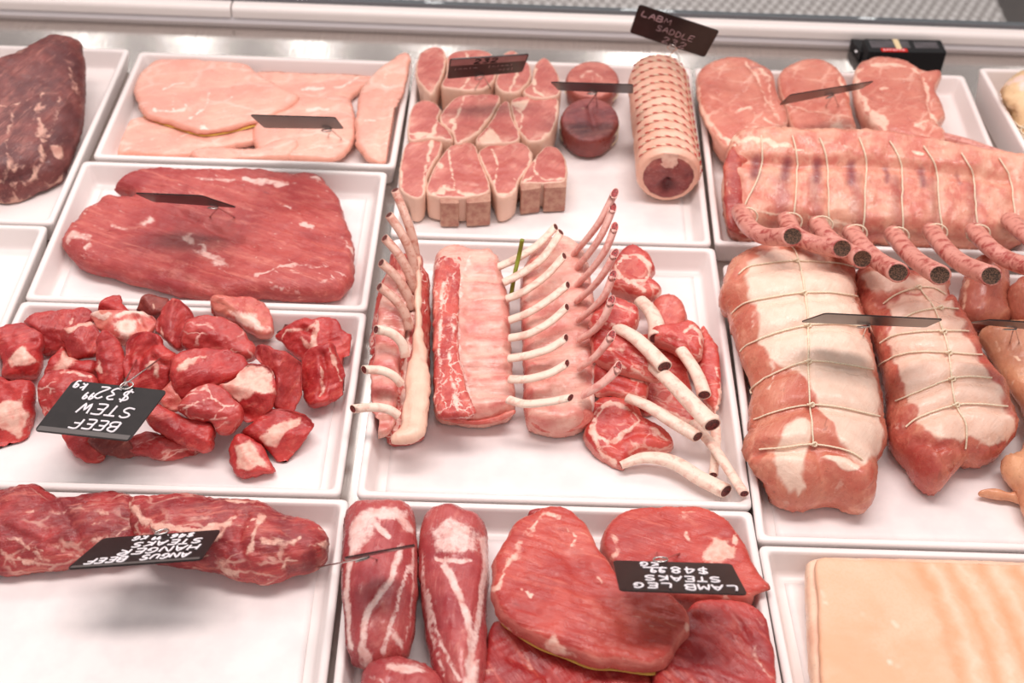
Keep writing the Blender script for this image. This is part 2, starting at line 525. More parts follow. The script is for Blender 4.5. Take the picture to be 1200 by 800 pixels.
def glass_mat():
    m = bpy.data.materials.new('clear_case_glass'); m.use_nodes = True; nt = m.node_tree; n = N(nt)
    nt.nodes.remove(nt.nodes['Principled BSDF'])
    tr = n.new('ShaderNodeBsdfTransparent'); tr.inputs[0].default_value = (.95, .97, .97, 1)
    gl = n.new('ShaderNodeBsdfGlossy'); gl.inputs['Roughness'].default_value = .02
    fr = n.new('ShaderNodeFresnel'); fr.inputs[0].default_value = 1.3
    mx = n.new('ShaderNodeMixShader'); n.link(fr.outputs[0], mx.inputs[0]); n.link(tr.outputs[0], mx.inputs[1]); n.link(gl.outputs[0], mx.inputs[2])
    n.link(mx.outputs[0], nt.nodes['Material Output'].inputs[0])
    return m
M['glass'] = glass_mat()
def mosaic_mat():
    m, nt, b = new_mat('penny_mosaic_floor_tile'); n = N(nt); co = n.coord()
    br = n.new('ShaderNodeTexBrick'); n.link(co, br.inputs['Vector'])
    br.offset = .5; br.inputs['Scale'].default_value = 1.0
    br.inputs['Brick Width'].default_value = .030; br.inputs['Row Height'].default_value = .028
    br.inputs['Mortar Size'].default_value = .005; br.inputs['Mortar Smooth'].default_value = .3
    br.inputs['Color1'].default_value = lin((240, 234, 231)); br.inputs['Color2'].default_value = lin((232, 226, 223)); br.inputs['Mortar'].default_value = lin((122, 110, 106))
    # dark flower-shaped tile clusters at a regular spacing
    vo = n.new('ShaderNodeTexVoronoi', feature='F1'); n.link(n.mapping(co, rot=(0, 0, .12), scale=(1, 1.3, 1)), vo.inputs['Vector'])
    vo.inputs['Scale'].default_value = 2.6; vo.inputs['Randomness'].default_value = 0.0
    fl = n.ramp(vo.outputs['Distance'], .085, .06)
    mort = n.math('SUBTRACT', 1.0, br.outputs['Fac'])
    c = n.mix(n.math('MULTIPLY', fl, mort), br.outputs['Color'], lin((96, 92, 98)))
    n.link(c, b.inputs['Base Color']); b.inputs['Roughness'].default_value = .35
    n.link(n.bump(mort, .4, .001), b.inputs['Normal'])
    return m
M['mosaic'] = mosaic_mat()
M['floordark'] = plain('dark_floor_border_tile', (96, 90, 88), .4, var=.1)
M['floorpale'] = plain('pale_floor_tile', (200, 192, 190), .5)
M['shopwall'] = plain('grey_shop_wall', (142, 134, 130), .6)
# ------------------------------------------------------------------ trays
def rounded_quad(c, r, n=5):
    out = []
    for k in range(4):
        p0, p1, p2 = np.array(c[k-1]), np.array(c[k]), np.array(c[(k+1) % 4])
        a = (p0-p1)/np.linalg.norm(p0-p1); b = (p2-p1)/np.linalg.norm(p2-p1)
        s, e = p1+a*r, p1+b*r
        for j in range(n+1):
            t = j/n; out.append((1-t)**2*s + 2*t*(1-t)*p1 + t*t*e)
    return np.array(out)
def inset(c, d):
    c = [np.array(q) for q in c]; out = []
    cen = sum(c)/4
    lines = []
    for k in range(4):
        a, b = c[k], c[(k+1) % 4]; t = (b-a)/np.linalg.norm(b-a); nn = np.array((-t[1], t[0]))
        if nn.dot(cen-a) < 0: nn = -nn
        lines.append((a+nn*d, t))
    for k in range(4):
        (a, t), (b, s) = lines[k-1], lines[k]
        m = np.array([[t[0], -s[0]], [t[1], -s[1]]]); x = np.linalg.solve(m, b-a)
        out.append(a+t*x[0])
    return out
TRAYQ = {}; TRAYRIM = {}; TRAYFL = {}
def tray(key, corners, label, rim=0.026, base=0.0, depth=None, group=None):
    c = [np.array(P(u, v, rim)[:2]) for u, v in corners]
    TRAYQ[key] = c; TRAYRIM[key] = rim
    fl = base + 0.004 if depth is None else rim - depth
    TRAYFL[key] = fl
    prof = [(.005, base, .006), (.0, rim-.0035, .006), (.0003, rim-.0012, .006), (.0014, rim, .006), (.0052, rim, .0055), (.0064, rim-.0008, .005), (.0072, rim-.003, .005),
            (.0115, fl+.0055, .006), (.0125, fl+.002, .007), (.015, fl+.0004, .008), (.019, fl, .009)]
    V = []; Fc = []; n = 24
    for (ins, z, r) in prof:
        q = rounded_quad(inset(c, ins) if ins else c, r)
        V += [(x, y, z) for x, y in q]
    for i in range(len(prof)-1):
        for k in range(n):
            k2 = (k+1) % n
            Fc.append((i*n+k, i*n+k2, (i+1)*n+k2, (i+1)*n+k))
    Fc.append(tuple((len(prof)-1)*n+k for k in range(n)))
    Fc.append(tuple(k for k in range(n))[::-1])
    # make sure faces look outwards
    a = np.array(V[:n]); area = 0.5*np.sum(a[:, 0]*np.roll(a[:, 1], -1)-np.roll(a[:, 0], -1)*a[:, 1])
    if area < 0: Fc = [f[::-1] for f in Fc]
    o = mk('display_tray', V, Fc, M['tray'], sharp=50)
    return tag(o, label, 'tray', 'white display trays')
TR = dict(
 A=[(163,60),(484,72),(463,196),(108,184)], B=[(97,188),(454,201),(430,363),(28,350)],
 C=[(25,352),(430,365.5),(399,580),(-78,568)], D=[(-80,571),(409,584),(376,850),(-215,835)],
 E=[(414,584),(881,598),(926,850),(386,838)], F=[(460,279),(838,290),(882,595),(417,581)],
 G=[(487,66),(809,78),(834,287),(457,275)], H=[(814,79),(1130,88),(1218,299),(838,286)],
 I=[(847,309),(1255,323),(1350,648),(888,634)], J=[(889,638),(1350,652),(1440,850),(927,838)],
 L=[(-150,48),(152,57),(61,262),(-275,251)], M=[(-275,254),(56,264),(3,390),(-350,378)],
 K=[(1147,79),(1420,87),(1500,195),(1206,185)])
tray('A', TR['A'], 'white tray holding the pale pink escalopes, at the back')
tray('B', TR['B'], 'white tray under the large flat flank steak')
tray('C', TR['C'], 'white tray filled with diced beef stew meat')
tray('D', TR['D'], 'white tray half empty below the hanger steak')
tray('E', TR['E'], 'white tray with lamb shanks and lamb leg steaks')
tray('F', TR['F'], 'white tray in the middle holding three racks of lamb')
tray('G', TR['G'], 'white tray at the back with thick loin chops and a netted saddle')
tray('H', TR['H'], 'white tray behind the tied rib roast, under three pork chops')
tray('I', TR['I'], 'white tray under the two string tied pork roasts')
tray('J', TR['J'], 'white tray under the square slab of pork belly')
tray('L', TR['L'], 'white tray in the back left corner under a dark beef joint')
tray('M', TR['M'], 'empty white tray at the left edge, left of the flank steak')
tray('K', TR['K'], 'deeper white tray in the back right corner holding a chicken', rim=.046, depth=.034)

def paper(key, ins, label, z=.0046, wr=.0006, seed=1, shift=(0, 0), wdir=(60, 6)):
    q = inset(TRAYQ[key], ins)
    nx, ny = 46, 36; V = []; Fc = []
    g = np.array([[(1-t)*((1-s)*q[0]+s*q[1])+t*((1-s)*q[3]+s*q[2]) for s in np.linspace(0, 1, nx)] for t in np.linspace(0, 1, ny)]).reshape(-1, 2)
    nz = np.abs(fbm(np.column_stack([g[:, 0]*wdir[0], g[:, 1]*wdir[1], np.zeros(len(g))]), seed, 3))
    V = np.column_stack([g[:, 0]+shift[0], g[:, 1]+shift[1], z+wr*nz])
    Fc = [(j*nx+i, (j+1)*nx+i, (j+1)*nx+i+1, j*nx+i+1) for j in range(ny-1) for i in range(nx-1)]
    lo = V.copy(); lo[:, 2] -= .0003
    n = len(V); V2 = np.vstack([V, lo]); F2 = Fc + [tuple(i+n for i in f[::-1]) for f in Fc]
    rim = [i for i in range(nx)] + [j*nx+nx-1 for j in range(1, ny)] + [(ny-1)*nx+i for i in range(nx-2, -1, -1)] + [j*nx for j in range(ny-2, 0, -1)]
    for a, b in zip(rim, rim[1:]+rim[:1]): F2.append((a, b, b+n, a+n))
    o = mk('paper_liner', V2, F2, M['paper'])
    return tag(o, label, 'paper', 'butcher paper lining the trays')
paper('B', .021, 'white paper sheet lying under the flank steak', seed=3)
paper('C', .021, 'white paper sheet lying under the diced beef', seed=4)
paper('D', .021, 'large bare sheet of wrinkled white paper below the hanger steak', wr=.0016, seed=5)
paper('E', .021, 'white paper sheet under the shanks and leg steaks', seed=6)
paper('F', .021, 'white paper sheet under the racks of lamb', seed=7, wr=.0009)
paper('G', .021, 'white paper sheet under the loin chops and netted saddle', seed=9, wr=.0009)
paper('I', .021, 'creased white paper sheet under the tied pork roasts', seed=11, wr=.0016, wdir=(25, 18))
paper('J', .021, 'white paper sheet under the pork belly', seed=12)

# ------------------------------------------------------------------ the case around the trays
def box_geo(q, z0, z1):
    """prism over a ground polygon"""
    n = len(q)
    V = [(x, y, z0) for x, y in q]+[(x, y, z1) for x, y in q]
    Fc = [tuple(range(n))[::-1], tuple(range(n, 2*n))]+[(k, (k+1) % n, n+(k+1) % n, n+k) for k in range(n)]
    return V, Fc
case = thing('display_case', (0, 0, -0.9), 'refrigerated butcher counter with steel deck, white front rail and glass pane', 'display case')
yb0 = P(600, 39.0, 0.0).y          # where the steel deck ends at the front rail
deckq = [(-1.15, -.75), (1.15, -.75), (1.15, yb0), (-1.15, yb0)]
mk('deck', *box_geo(deckq, -.012, -.0004), M['steel'], case, smooth=False)
# front rail: an extruded profile across the case  (y, z)
def extrude(name, prof, x0, x1, mat, parent, sharp=40):
    n = len(prof); V = [(x0, y, z) for y, z in prof]+[(x1, y, z) for y, z in prof]
    Fc = [(k, (k+1) % n, n+(k+1) % n, n+k) for k in range(n)]+[tuple(range(n))[::-1], tuple(range(n, 2*n))]
    a = np.array(prof); area = np.sum(a[:, 0]*np.roll(a[:, 1], -1)-np.roll(a[:, 0], -1)*a[:, 1])
    if area > 0: Fc = [f[::-1] for f in Fc]
    return mk(name, V, Fc, mat, parent, sharp=sharp)
extrude('front_rail', [(yb0, -.012), (yb0, .004), (yb0+.006, .0085), (yb0+.05, .0085), (yb0+.05, -.012)], -1.15, 1.15, M['white'], case)
y1 = P(600, 32.5, .0085).y
def rail(x0, x1):
    pr = [(y1, .0086)] + [(y1+.007-.007*math.cos(a), .016+.007*math.sin(a)) for a in np.linspace(0, math.pi/2, 6)] + [(y1+.032, .023), (y1+.032, .0086)]
    o = extrude('glass_channel', pr, x0, x1, M['creamtrim'], case)
    o['label'] = 'cream rubber channel that holds the glass'
xj = P(270, 12, .02).x
rail(-1.15, xj-.0012); rail(xj+.0012, 1.15)
y2 = y1+.016
extrude('glass_seal', [(y2, .0231), (y2, .0285), (y2+.009, .0285), (y2+.009, .0231)], -1.15, 1.15, M['darkseal'], case)
extrude('glass_pane', [(y2+.0015, .0286), (y2+.0015, .42), (y2+.0075, .42), (y2+.0075, .0286)], -1.15, 1.15, M['glass'], case)
mk('front_panel', *box_geo([(-1.15, yb0+.02), (1.15, yb0+.02), (1.15, yb0+.05), (-1.15, yb0+.05)], -.9, -.0125), M['white'], case, smooth=False)
mk('cabinet_body', *box_geo([(-1.15, -.75), (1.15, -.75), (1.15, yb0+.0195), (-1.15, yb0+.0195)], -.9, -.0125), M['white'], case, smooth=False)

# floor of the shop beyond the glass
def struct(name, V, Fc, mat):
    return tag(mk(name, V, Fc, mat, smooth=False), kind='structure')
struct('floor', *box_geo([(-4, -3), (4.5, -3), (4.5, 5), (-4, 5)], -1.0, -.9), M['mosaic'])
pc = [P(1168, 0, -.899)[:2], P(1182, 33, -.899)[:2]]
dx = (pc[1][0]-pc[0][0])/(pc[1][1]-pc[0][1])
struct('trim_1', *box_geo([(pc[0][0]+dx*(4.9-pc[0][1]), 4.9), (pc[1][0]+dx*(.6-pc[1][1]), .6), (4.4, .6), (4.4, 4.9)], -.9, -.898), M['floordark'])

# ------------------------------------------------------------------ thermometer on the deck
def thermometer():
    root = thing('probe_thermometer', P(1055, 70, 0), 'black plastic thermometer with red label standing on the steel deck', 'thermometer')
    a = P(1018, 61, .026); b = P(1110, 62, .026); c = P(1103, 47, .026); d = P(1011, 45.5, .026)
    tl = [np.array(x) for x in (a, b, c, d)]
    top = [t.copy() for t in tl]
    bot = [t*np.array([1, 1, 0])+np.array([0, 0, .0005]) for t in tl]
    V = []; Fc = []
    cen = sum(top)/4
    lev = [(bot, 1.0, 0), (bot, 1.0, .0245), (bot, .985, .0257)]
    for (_, s, z) in lev:
        q2 = rounded_quad([(t*s+cen*(1-s))[:2] for t in tl], .003, 4)
        V += [(x, y, .0005+z) for x, y in q2]
    n = 20
    for i in range(2):
        for k in range(n): Fc.append((i*n+k, i*n+(k+1) % n, (i+1)*n+(k+1) % n, (i+1)*n+k))
    Fc += [tuple(range(n))[::-1], tuple(range(2*n, 3*n))]
    mk('case', V, Fc, M['black'], root, sharp=45)
    U = lambda s, t, z=.0267: tuple((1-t)*((1-s)*tl[0]+s*tl[1])+t*((1-s)*tl[3]+s*tl[2]))[:2]+(z,)
    def plate(name, s0, s1, t0, t1, mat, z0=.0262, z1=.0267, label=None):
        q = [U(s0, t0)[:2], U(s1, t0)[:2], U(s1, t1)[:2], U(s0, t1)[:2]]
        o = mk(name, *box_geo(q, z0, z1), mat, root, smooth=False)
        if label: o['label'] = label
    plate('scale_window', .06, .56, .3, .86, M['screen'])
    plate('scale_window', .62, .92, .3, .8, M['screen'], label='short display window')
    plate('pointer', .37, .44, .22, .95, M['yellowplastic'], .0267, .0271, 'cream pointer strip')
    plate('brand_label', .17, .5, .02, .26, M['redlabel'], .0262, .0268, 'small red label with white marks')
    g = []
    for k in range(7):
        s = .2+k*.04
        g.append(tube_geo([U(s, .07, .0269), U(s+.008, .21, .0269)], .00035, seg=5))
        g.append(tube_geo([U(s+.008, .21, .0269), U(s+.024, .07+.06*(k % 3), .0269)], .00035, seg=5))
    v, f, cc = join_geo(g); mk('label_print', v, f, M['chalk'], root)
    # hanging tab with a hole at the left end
    e = np.array(P(1000, 56, .012)); e2 = np.array(P(1008, 74, .001)); f1 = np.array(P(1013, 46, .02)); f2 = np.array(P(1019, 72, .003))
    q = [np.array(P(995, 56, .001))[:2], np.array(P(1006, 72, .001))[:2], np.array(P(1019, 72, .001))[:2], np.array(P(1012, 57, .001))[:2]]
    mk('hanging_tab', *box_geo([tuple(x) for x in q], .0008, .014), M['black'], root, smooth=False)
    tube('hole_rim', [P(1003, 60, .0142), P(1003.5, 60.2, .0155)], .0016, M['white'], root, label='pale plug in the hanging hole', seg=12)
thermometer()

# ------------------------------------------------------------------ light
def area(name, loc, rot, sx, sy, power, color):
    l = bpy.data.lights.new(name, 'AREA'); l.shape = 'RECTANGLE'; l.size = sx; l.size_y = sy; l.energy = power; l.color = color
    o = bpy.data.objects.new(name, l); COL.objects.link(o); o.location = loc; o.rotation_euler = rot
    return o
area('case_lamp', (0, .06, 2.2), (0, 0, 0), 2.2, .48, 43, (1, .885, .855))
for u, wd in ((-110, .05), (100, .05), (225, .06), (362, .06), (510, .05), (755, .16), (1010, .05), (1230, .05)):
    q = P(u, 47, -1.25)
    o = area('pendant_lamp', (q.x, q.y, 1.25), (0, 0, 0), wd, .30, 0.6*wd/.05, (1, .95, .93))
    d = Vector((0, .45, 0))-o.location; o.rotation_euler = d.to_track_quat('-Z', 'Y').to_euler()
area('floor_fill_light', (0, 1.75, 2.1), (math.radians(18), 0, 0), 4.0, .6, 42, (1, .96, .94))  # unseen fill, added to brighten the floor beyond the glass
w = bpy.data.worlds.new('shop_light'); scene.world = w; w.use_nodes = True
bg = w.node_tree.nodes['Background']; bg.inputs[0].default_value = (1, .92, .905, 1); bg.inputs[1].default_value = .54
scene.view_settings.view_transform = 'Standard'; scene.view_settings.look = 'None'
scene.view_settings.gamma = 1; scene.view_settings.use_curve_mapping = False; scene.view_settings.exposure = 0.0
scene.render.film_transparent = False
struct('wall_front', *box_geo([(-4, 5), (4.5, 5), (4.5, 5.1), (-4, 5.1)], -1.0, 2.1), M['shopwall'])
# ------------------------------------------------------------------ meats, left column
def L(*p, w=4.0, s=1.0, **k): return dict(p=list(p), w=w, s=s, **k)
def A_(*p, w=4.0, s=1.0, **k): return dict(p=list(p), w=w, s=s, area=True, **k)

M['aged'] = meat('dark_aged_beef', (128, 62, 62), (92, 40, 44), (168, 98, 94), fat=(216, 168, 150), angle=70, fib=260, fibc=.7, fleck=.55, coarse=26, rough=.45, darkc=(62, 26, 30), bump=.5)
M['escalope'] = meat('pale_pink_escalope', (239, 182, 173), (232, 162, 155), (248, 208, 201), fat=(252, 226, 214), angle=15, fib=200, fibc=.35, fleck=.35, marb=.35, marbs=30, coarse=22, rough=.36, darkc=(200, 130, 130), bump=.14, edgecol=(238, 165, 142), edgefat=.6)
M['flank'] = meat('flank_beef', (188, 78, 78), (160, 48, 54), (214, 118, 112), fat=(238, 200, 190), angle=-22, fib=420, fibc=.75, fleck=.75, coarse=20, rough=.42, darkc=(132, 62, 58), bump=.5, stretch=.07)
M['stew'] = meat('fresh_diced_beef', (202, 58, 58), (166, 32, 38), (224, 94, 86), fat=(244, 196, 178), angle=30, fib=330, fibc=.5, fleck=.3, coarse=34, rough=.36, bump=.42)
M['stew2'] = meat('fresh_diced_beef_long_grain', (196, 62, 62), (160, 36, 42), (222, 100, 92), fat=(242, 190, 172), angle=80, fib=300, fibc=.65, fleck=.3, coarse=30, rough=.36, bump=.5)
M['stewmarb'] = meat('marbled_diced_beef', (196, 66, 66), (170, 44, 48), (214, 92, 86), fat=(242, 190, 176), angle=10, fib=300, fibc=.4, fleck=.3, marb=.8, marbs=62, coarse=34, rough=.36, bump=.35)
M['stewpale'] = meat('pale_diced_beef_with_membrane', (222, 132, 122), (200, 82, 80), (240, 178, 162), fat=(248, 214, 200), angle=-30, fib=240, fibc=.6, fleck=.5, coarse=44, rough=.38, bump=.4)
M['stewdark'] = meat('brown_diced_beef', (150, 62, 56), (116, 40, 40), (180, 98, 86), fat=(226, 176, 156), angle=60, fib=300, fibc=.6, fleck=.4, coarse=36, rough=.45, bump=.5)
M['hanger'] = meat('hanger_steak_beef', (178, 56, 60), (134, 32, 40), (208, 102, 94), fat=(238, 188, 170), angle=12, fib=280, fibc=.75, fleck=.95, marb=.55, marbs=48, coarse=30, rough=.38, darkc=(100, 28, 34), bump=.55)

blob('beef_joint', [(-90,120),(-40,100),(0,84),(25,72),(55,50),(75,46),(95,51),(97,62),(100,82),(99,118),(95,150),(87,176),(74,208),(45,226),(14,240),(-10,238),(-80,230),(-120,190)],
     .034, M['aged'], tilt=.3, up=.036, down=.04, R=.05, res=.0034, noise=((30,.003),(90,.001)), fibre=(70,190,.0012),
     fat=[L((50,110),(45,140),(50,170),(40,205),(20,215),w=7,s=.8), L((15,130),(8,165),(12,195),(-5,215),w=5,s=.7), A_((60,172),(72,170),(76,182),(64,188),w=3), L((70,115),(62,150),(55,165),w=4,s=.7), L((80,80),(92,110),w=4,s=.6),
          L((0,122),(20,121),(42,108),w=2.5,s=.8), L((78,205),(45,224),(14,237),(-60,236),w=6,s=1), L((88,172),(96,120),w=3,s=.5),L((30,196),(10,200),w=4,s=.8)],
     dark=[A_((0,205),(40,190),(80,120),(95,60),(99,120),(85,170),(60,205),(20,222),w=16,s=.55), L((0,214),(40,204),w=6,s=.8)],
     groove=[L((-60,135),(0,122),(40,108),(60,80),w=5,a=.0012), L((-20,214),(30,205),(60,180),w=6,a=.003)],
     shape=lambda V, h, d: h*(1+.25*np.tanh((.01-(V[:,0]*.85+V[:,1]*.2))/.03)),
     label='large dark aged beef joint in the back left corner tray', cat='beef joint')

E1=[(157,106),(163,90),(180,75),(200,72),(250,74),(290,78),(302,88),(330,105),(352,118),(320,138),(290,148),(260,155),(240,157),(225,155),(200,147),(175,140),(163,128)]
blob('veal_escalope', [(130,180),(133,162),(142,150),(160,141),(190,138),(260,140),(330,140),(333,155),(322,164),(300,169),(240,180),(215,186),(170,185)], .010, M['escalope'], up=.006, down=.003, R=.006, noise=((40,.0012),), edge=(.002,60),
     fat=[L((205,164),(215,158),(222,158),w=3), L((150,168),(190,160),w=2,s=.6)], label='pale pink escalope lying lowest at the front left of its tray', cat='escalope', group='pale escalopes')
blob('veal_escalope', [(296,96),(310,80),(335,72),(390,75),(428,80),(438,95),(420,110),(402,122),(360,124),(310,122)], .0095, M['escalope'], up=.006, down=.003, R=.006, noise=((35,.0014),), edge=(.002,60),
     fat=[L((355,104),(380,103),w=3), L((390,102),(405,100),(420,90),w=2)], label='pale pink escalope at the back middle of its tray', cat='escalope', group='pale escalopes')
blob('veal_escalope', [(422,108),(436,90),(455,75),(473,64),(481,70),(478,100),(471,140),(466,178),(452,192),(432,190),(420,176),(415,150)], .026, M['escalope'], up=.007, down=.005, R=.008, noise=((35,.002),), edge=(.002,60), normal=(-.02,-.08,1),
     fat=[L((455,85),(448,100),(462,102),w=2.5,s=.7), L((428,143),(440,140),w=2), L((450,160),(462,150),w=2,s=.7)], groove=[L((460,75),(452,110),(450,150),w=4,a=.002), L((462,140),(446,165),(444,188),w=4,a=.002)],
     label='pale pink escalope along the right wall of its tray, one end draped over the rim', cat='escalope', group='pale escalopes')
blob('veal_escalope', [(298,152),(320,128),(350,117),(405,116),(417,135),(418,160),(412,176),(395,188),(370,189),(320,186),(300,176)], .0145, M['escalope'], up=.007, down=.004, R=.009, noise=((35,.0016),), edge=(.002,60),
     fat=[L((360,128),(385,127),w=2.5,s=.8), L((365,170),(390,172),w=3,s=.5)], label='pale pink escalope under the blank dark sign, at the front middle', cat='escalope', group='pale escalopes')
blob('veal_escalope', [(222,184),(242,176),(300,177),(320,169),(345,166),(352,174),(340,186),(320,189),(242,191)], .016, M['escalope'], up=.008, down=.006, R=.009, noise=((40,.0015),), groove=[L((235,180),(290,178),(335,175),w=2.5,a=.002)],
     label='narrow rolled strip of pale escalope along the front rim of its tray', cat='escalope', group='pale escalopes')
blob('yellow_divider_sheet', [(168,134),(182,143),(202,149.5),(225,157),(240,159.5),(262,157),(292,150),(322,140),(350,121),(330,112),(260,120),(200,125)], .0175, M['yellow'], up=.0004, down=.0004, R=.001, noise=(), edge=(0,1), label='thin yellow paper sheet peeking out under the large back escalope', cat='paper')
blob('veal_escalope', E1, .0195, M['escalope'], up=.006, down=.001, R=.006, noise=((35,.0014),), edge=(.002,60),
     fat=[L((190,105),(205,97),(218,97),w=2.5), L((180,128),(200,130),(215,128),(218,118),w=2.5,s=.9), L((245,110),(240,125),(222,140),w=2), L((202,113),(203,128),w=1.6), L((235,150),(246,152),w=3), L((270,112),(275,120),w=1.6)],
     label='large rounded pale escalope lying on top at the back left of its tray', cat='escalope', group='pale escalopes')

FL=[(72,286),(80,272),(88,263),(98,251),(112,243),(125,234),(142,234),(158,232),(150,226),(133,222),(150,208),(170,202),(195,200),(240,204),(300,202),(340,207),(372,208),(385,220),(398,235),(403,255),(413,280),(416,305),(411,335),(390,347),(350,348),(305,344),(270,349),(240,347),(205,341),(180,334),(140,324),(105,315),(85,303)]
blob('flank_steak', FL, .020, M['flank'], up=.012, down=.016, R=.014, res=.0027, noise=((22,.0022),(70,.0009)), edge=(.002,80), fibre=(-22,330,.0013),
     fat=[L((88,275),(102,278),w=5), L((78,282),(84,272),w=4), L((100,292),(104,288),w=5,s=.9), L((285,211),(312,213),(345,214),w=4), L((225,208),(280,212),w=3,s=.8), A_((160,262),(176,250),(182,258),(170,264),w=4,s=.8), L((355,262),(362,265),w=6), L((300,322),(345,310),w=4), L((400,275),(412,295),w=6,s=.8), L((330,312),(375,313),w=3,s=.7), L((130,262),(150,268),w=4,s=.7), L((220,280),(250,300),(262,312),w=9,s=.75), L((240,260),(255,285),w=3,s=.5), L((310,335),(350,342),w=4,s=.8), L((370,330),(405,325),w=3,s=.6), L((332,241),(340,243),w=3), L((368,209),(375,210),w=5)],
     dark=[A_((200,240),(250,242),(290,262),(262,290),(215,300),(190,280),w=20,s=.5)],  # dried brown patch with the sign's shadow painted into it
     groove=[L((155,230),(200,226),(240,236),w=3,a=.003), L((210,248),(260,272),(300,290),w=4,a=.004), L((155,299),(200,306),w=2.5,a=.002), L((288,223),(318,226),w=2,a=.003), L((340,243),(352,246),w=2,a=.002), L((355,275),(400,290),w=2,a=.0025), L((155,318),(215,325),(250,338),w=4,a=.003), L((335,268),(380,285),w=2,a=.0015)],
     label='large flat flank steak with long grain and a centre darkened by drying and painted sign shade', cat='flank steak')

# ---- diced beef: (outline, height, material, thickness, angle facets, features, label)
D=[]
def chunk(out, z, mat='stew', up=.014, down=.018, facets=(), fat=(), dark=(), groove=(), label='', tilt=.75, R=.0095, **k):
    blob('beef_chunk', out, z, M[mat], tilt=tilt, up=up, down=down, R=R, p=2.2, res=.0020, noise=((60,.0022),(150,.0010),(380,.0004)), edge=(.0016,110), fibre=(k.pop('ang',30),260,.0008), smooth=1,
         facets=facets or [((sum(map(sum,out))*37)%360, 30, .85), ((sum(map(sum,out))*37+140)%360, 22, .9)], fat=fat, dark=dark, groove=groove, label=label, cat='diced beef', group='pieces of diced beef stew meat', **k)
f2=lambda a,t=28,o=.75,b=None: [(a,t*1.35,o*.95),((b if b is not None else a+150),t*1.2,o+.05)]
chunk([(53,360),(65,358),(77,364),(72,372),(54,371)], .014,'stewdark',label='tiny dark beef scrap at the far back left corner of the stew tray',R=.006,up=.006,down=.006)
chunk([(327,380),(333,375),(342,376),(345,383),(338,390),(328,388)], .012,'stewdark',label='tiny dark beef scrap against the back wall, behind the right hand chunks',R=.006,up=.006,down=.006)
chunk([(162,358),(166,350),(175,345),(190,348),(199,353),(198,366),(185,374),(165,370)], .030,'stewdark',facets=f2(60),label='brown weathered beef cube poking over the back rim of the stew tray',fat=[L((180,350),(178,362),w=3,s=.8)],ang=70)
chunk([(114,364),(119,353),(128,347),(139,345),(144,352),(152,362),(158,370),(130,376),(116,372)], .028,facets=f2(80,30),label='small smooth red beef cube furthest back, left of the brown weathered cube')
chunk([(31,381),(38,370),(50,366),(80,362),(103,361),(108,372),(100,385),(85,400),(76,412),(60,416),(48,412),(44,395)], .022,'stew2',up=.016,facets=f2(75,18,.8,-70),label='long dark red beef piece along the back left wall',fat=[L((83,378),(86,372),w=3,s=.8)],ang=-10)
chunk([(322,394),(335,383),(350,375),(368,373),(384,372),(394,373),(401,385),(417,397),(417,412),(412,430),(402,435),(380,432),(360,424),(345,418),(330,402)], .020,'stew',up=.016,R=.022,facets=f2(40,16,.85,200),fat=[L((330,393),(350,386),(365,382),(372,378),w=5),L((372,378),(370,392),(368,405),w=5),L((352,398),(360,405),w=5,s=.7)],groove=[L((355,385),(368,392),w=3,a=.005)],label='large beef piece with yellow gristle at the back right')
chunk([(247,352),(256,346),(280,347),(300,350),(315,362),(320,378),(319,394),(305,396),(290,388),(275,377),(258,370),(250,366)], .030,'stewpale',facets=f2(50,22,.8,230),fat=[A_((262,362),(300,366),(318,390),(300,392),(275,378),w=6,s=.75)],label='beef chunk wrapped in pale silvery membrane, at the back')
chunk([(106,367),(120,363),(155,364),(174,368),(182,376),(181,388),(170,397),(150,404),(138,404),(127,396),(116,386),(108,376)], .036,'stewpale',fat=[L((112,368),(140,366),(172,370),w=7),A_((130,380),(150,372),(168,376),(150,400),(138,398),w=5,s=.8)],groove=[L((160,370),(168,385),w=3,a=.004)],label='pale fatty beef piece behind the wire loop of the stew sign')
chunk([(183,378),(190,362),(199,352),(204,349),(215,355),(226,370),(221,390),(216,405),(209,411),(200,405),(190,394),(182,388)], .040,'stew2',facets=f2(10,34,.7,170),fat=[L((188,385),(193,398),(204,408),w=2.5)],label='upright wedge shaped red beef piece at the back centre',ang=75)
chunk([(217,380),(230,370),(250,370),(268,374),(285,385),(294,399),(302,412),(295,424),(270,420),(240,415),(222,414),(214,404)], .038,'stewmarb',up=.016,R=.022,facets=f2(60,20,.85,250),label='large marbled beef piece in the middle of the pile',fat=[L((240,378),(250,384),w=3,s=.7),L((265,400),(272,395),w=2.5,s=.7)])
chunk([(54,432),(64,415),(73,405),(82,418),(100,422),(115,424),(119,436),(108,446),(85,446),(62,446),(52,442)], .024,'stew',fat=[A_((62,432),(74,408),(84,420),(92,424),(72,436),w=5)],label='beef piece topped with a peach coloured fat sheet, left of the sign')
chunk([(74,386),(85,380),(106,376),(115,386),(118,400),(115,415),(100,420),(82,420),(76,405),(72,395)], .040,'stew2',facets=f2(30,26,.75,240),fat=[L((78,388),(90,382),(106,377),w=5)],label='beef cube with a pale fat edge on top, at the left',ang=60)
chunk([(-6,388),(12,381),(25,379),(40,385),(49,393),(50,410),(49,432),(36,444),(15,446),(-8,443),(-12,410)], .030,'stew',up=.017,R=.02,facets=f2(70,18,.85,200),fat=[A_((8,421),(25,405),(38,415),(46,424),(36,428),(12,430),w=3)],groove=[L((12,405),(40,400),w=3,a=.002)],label='beef piece with a torn pale fat flap at the left frame edge')
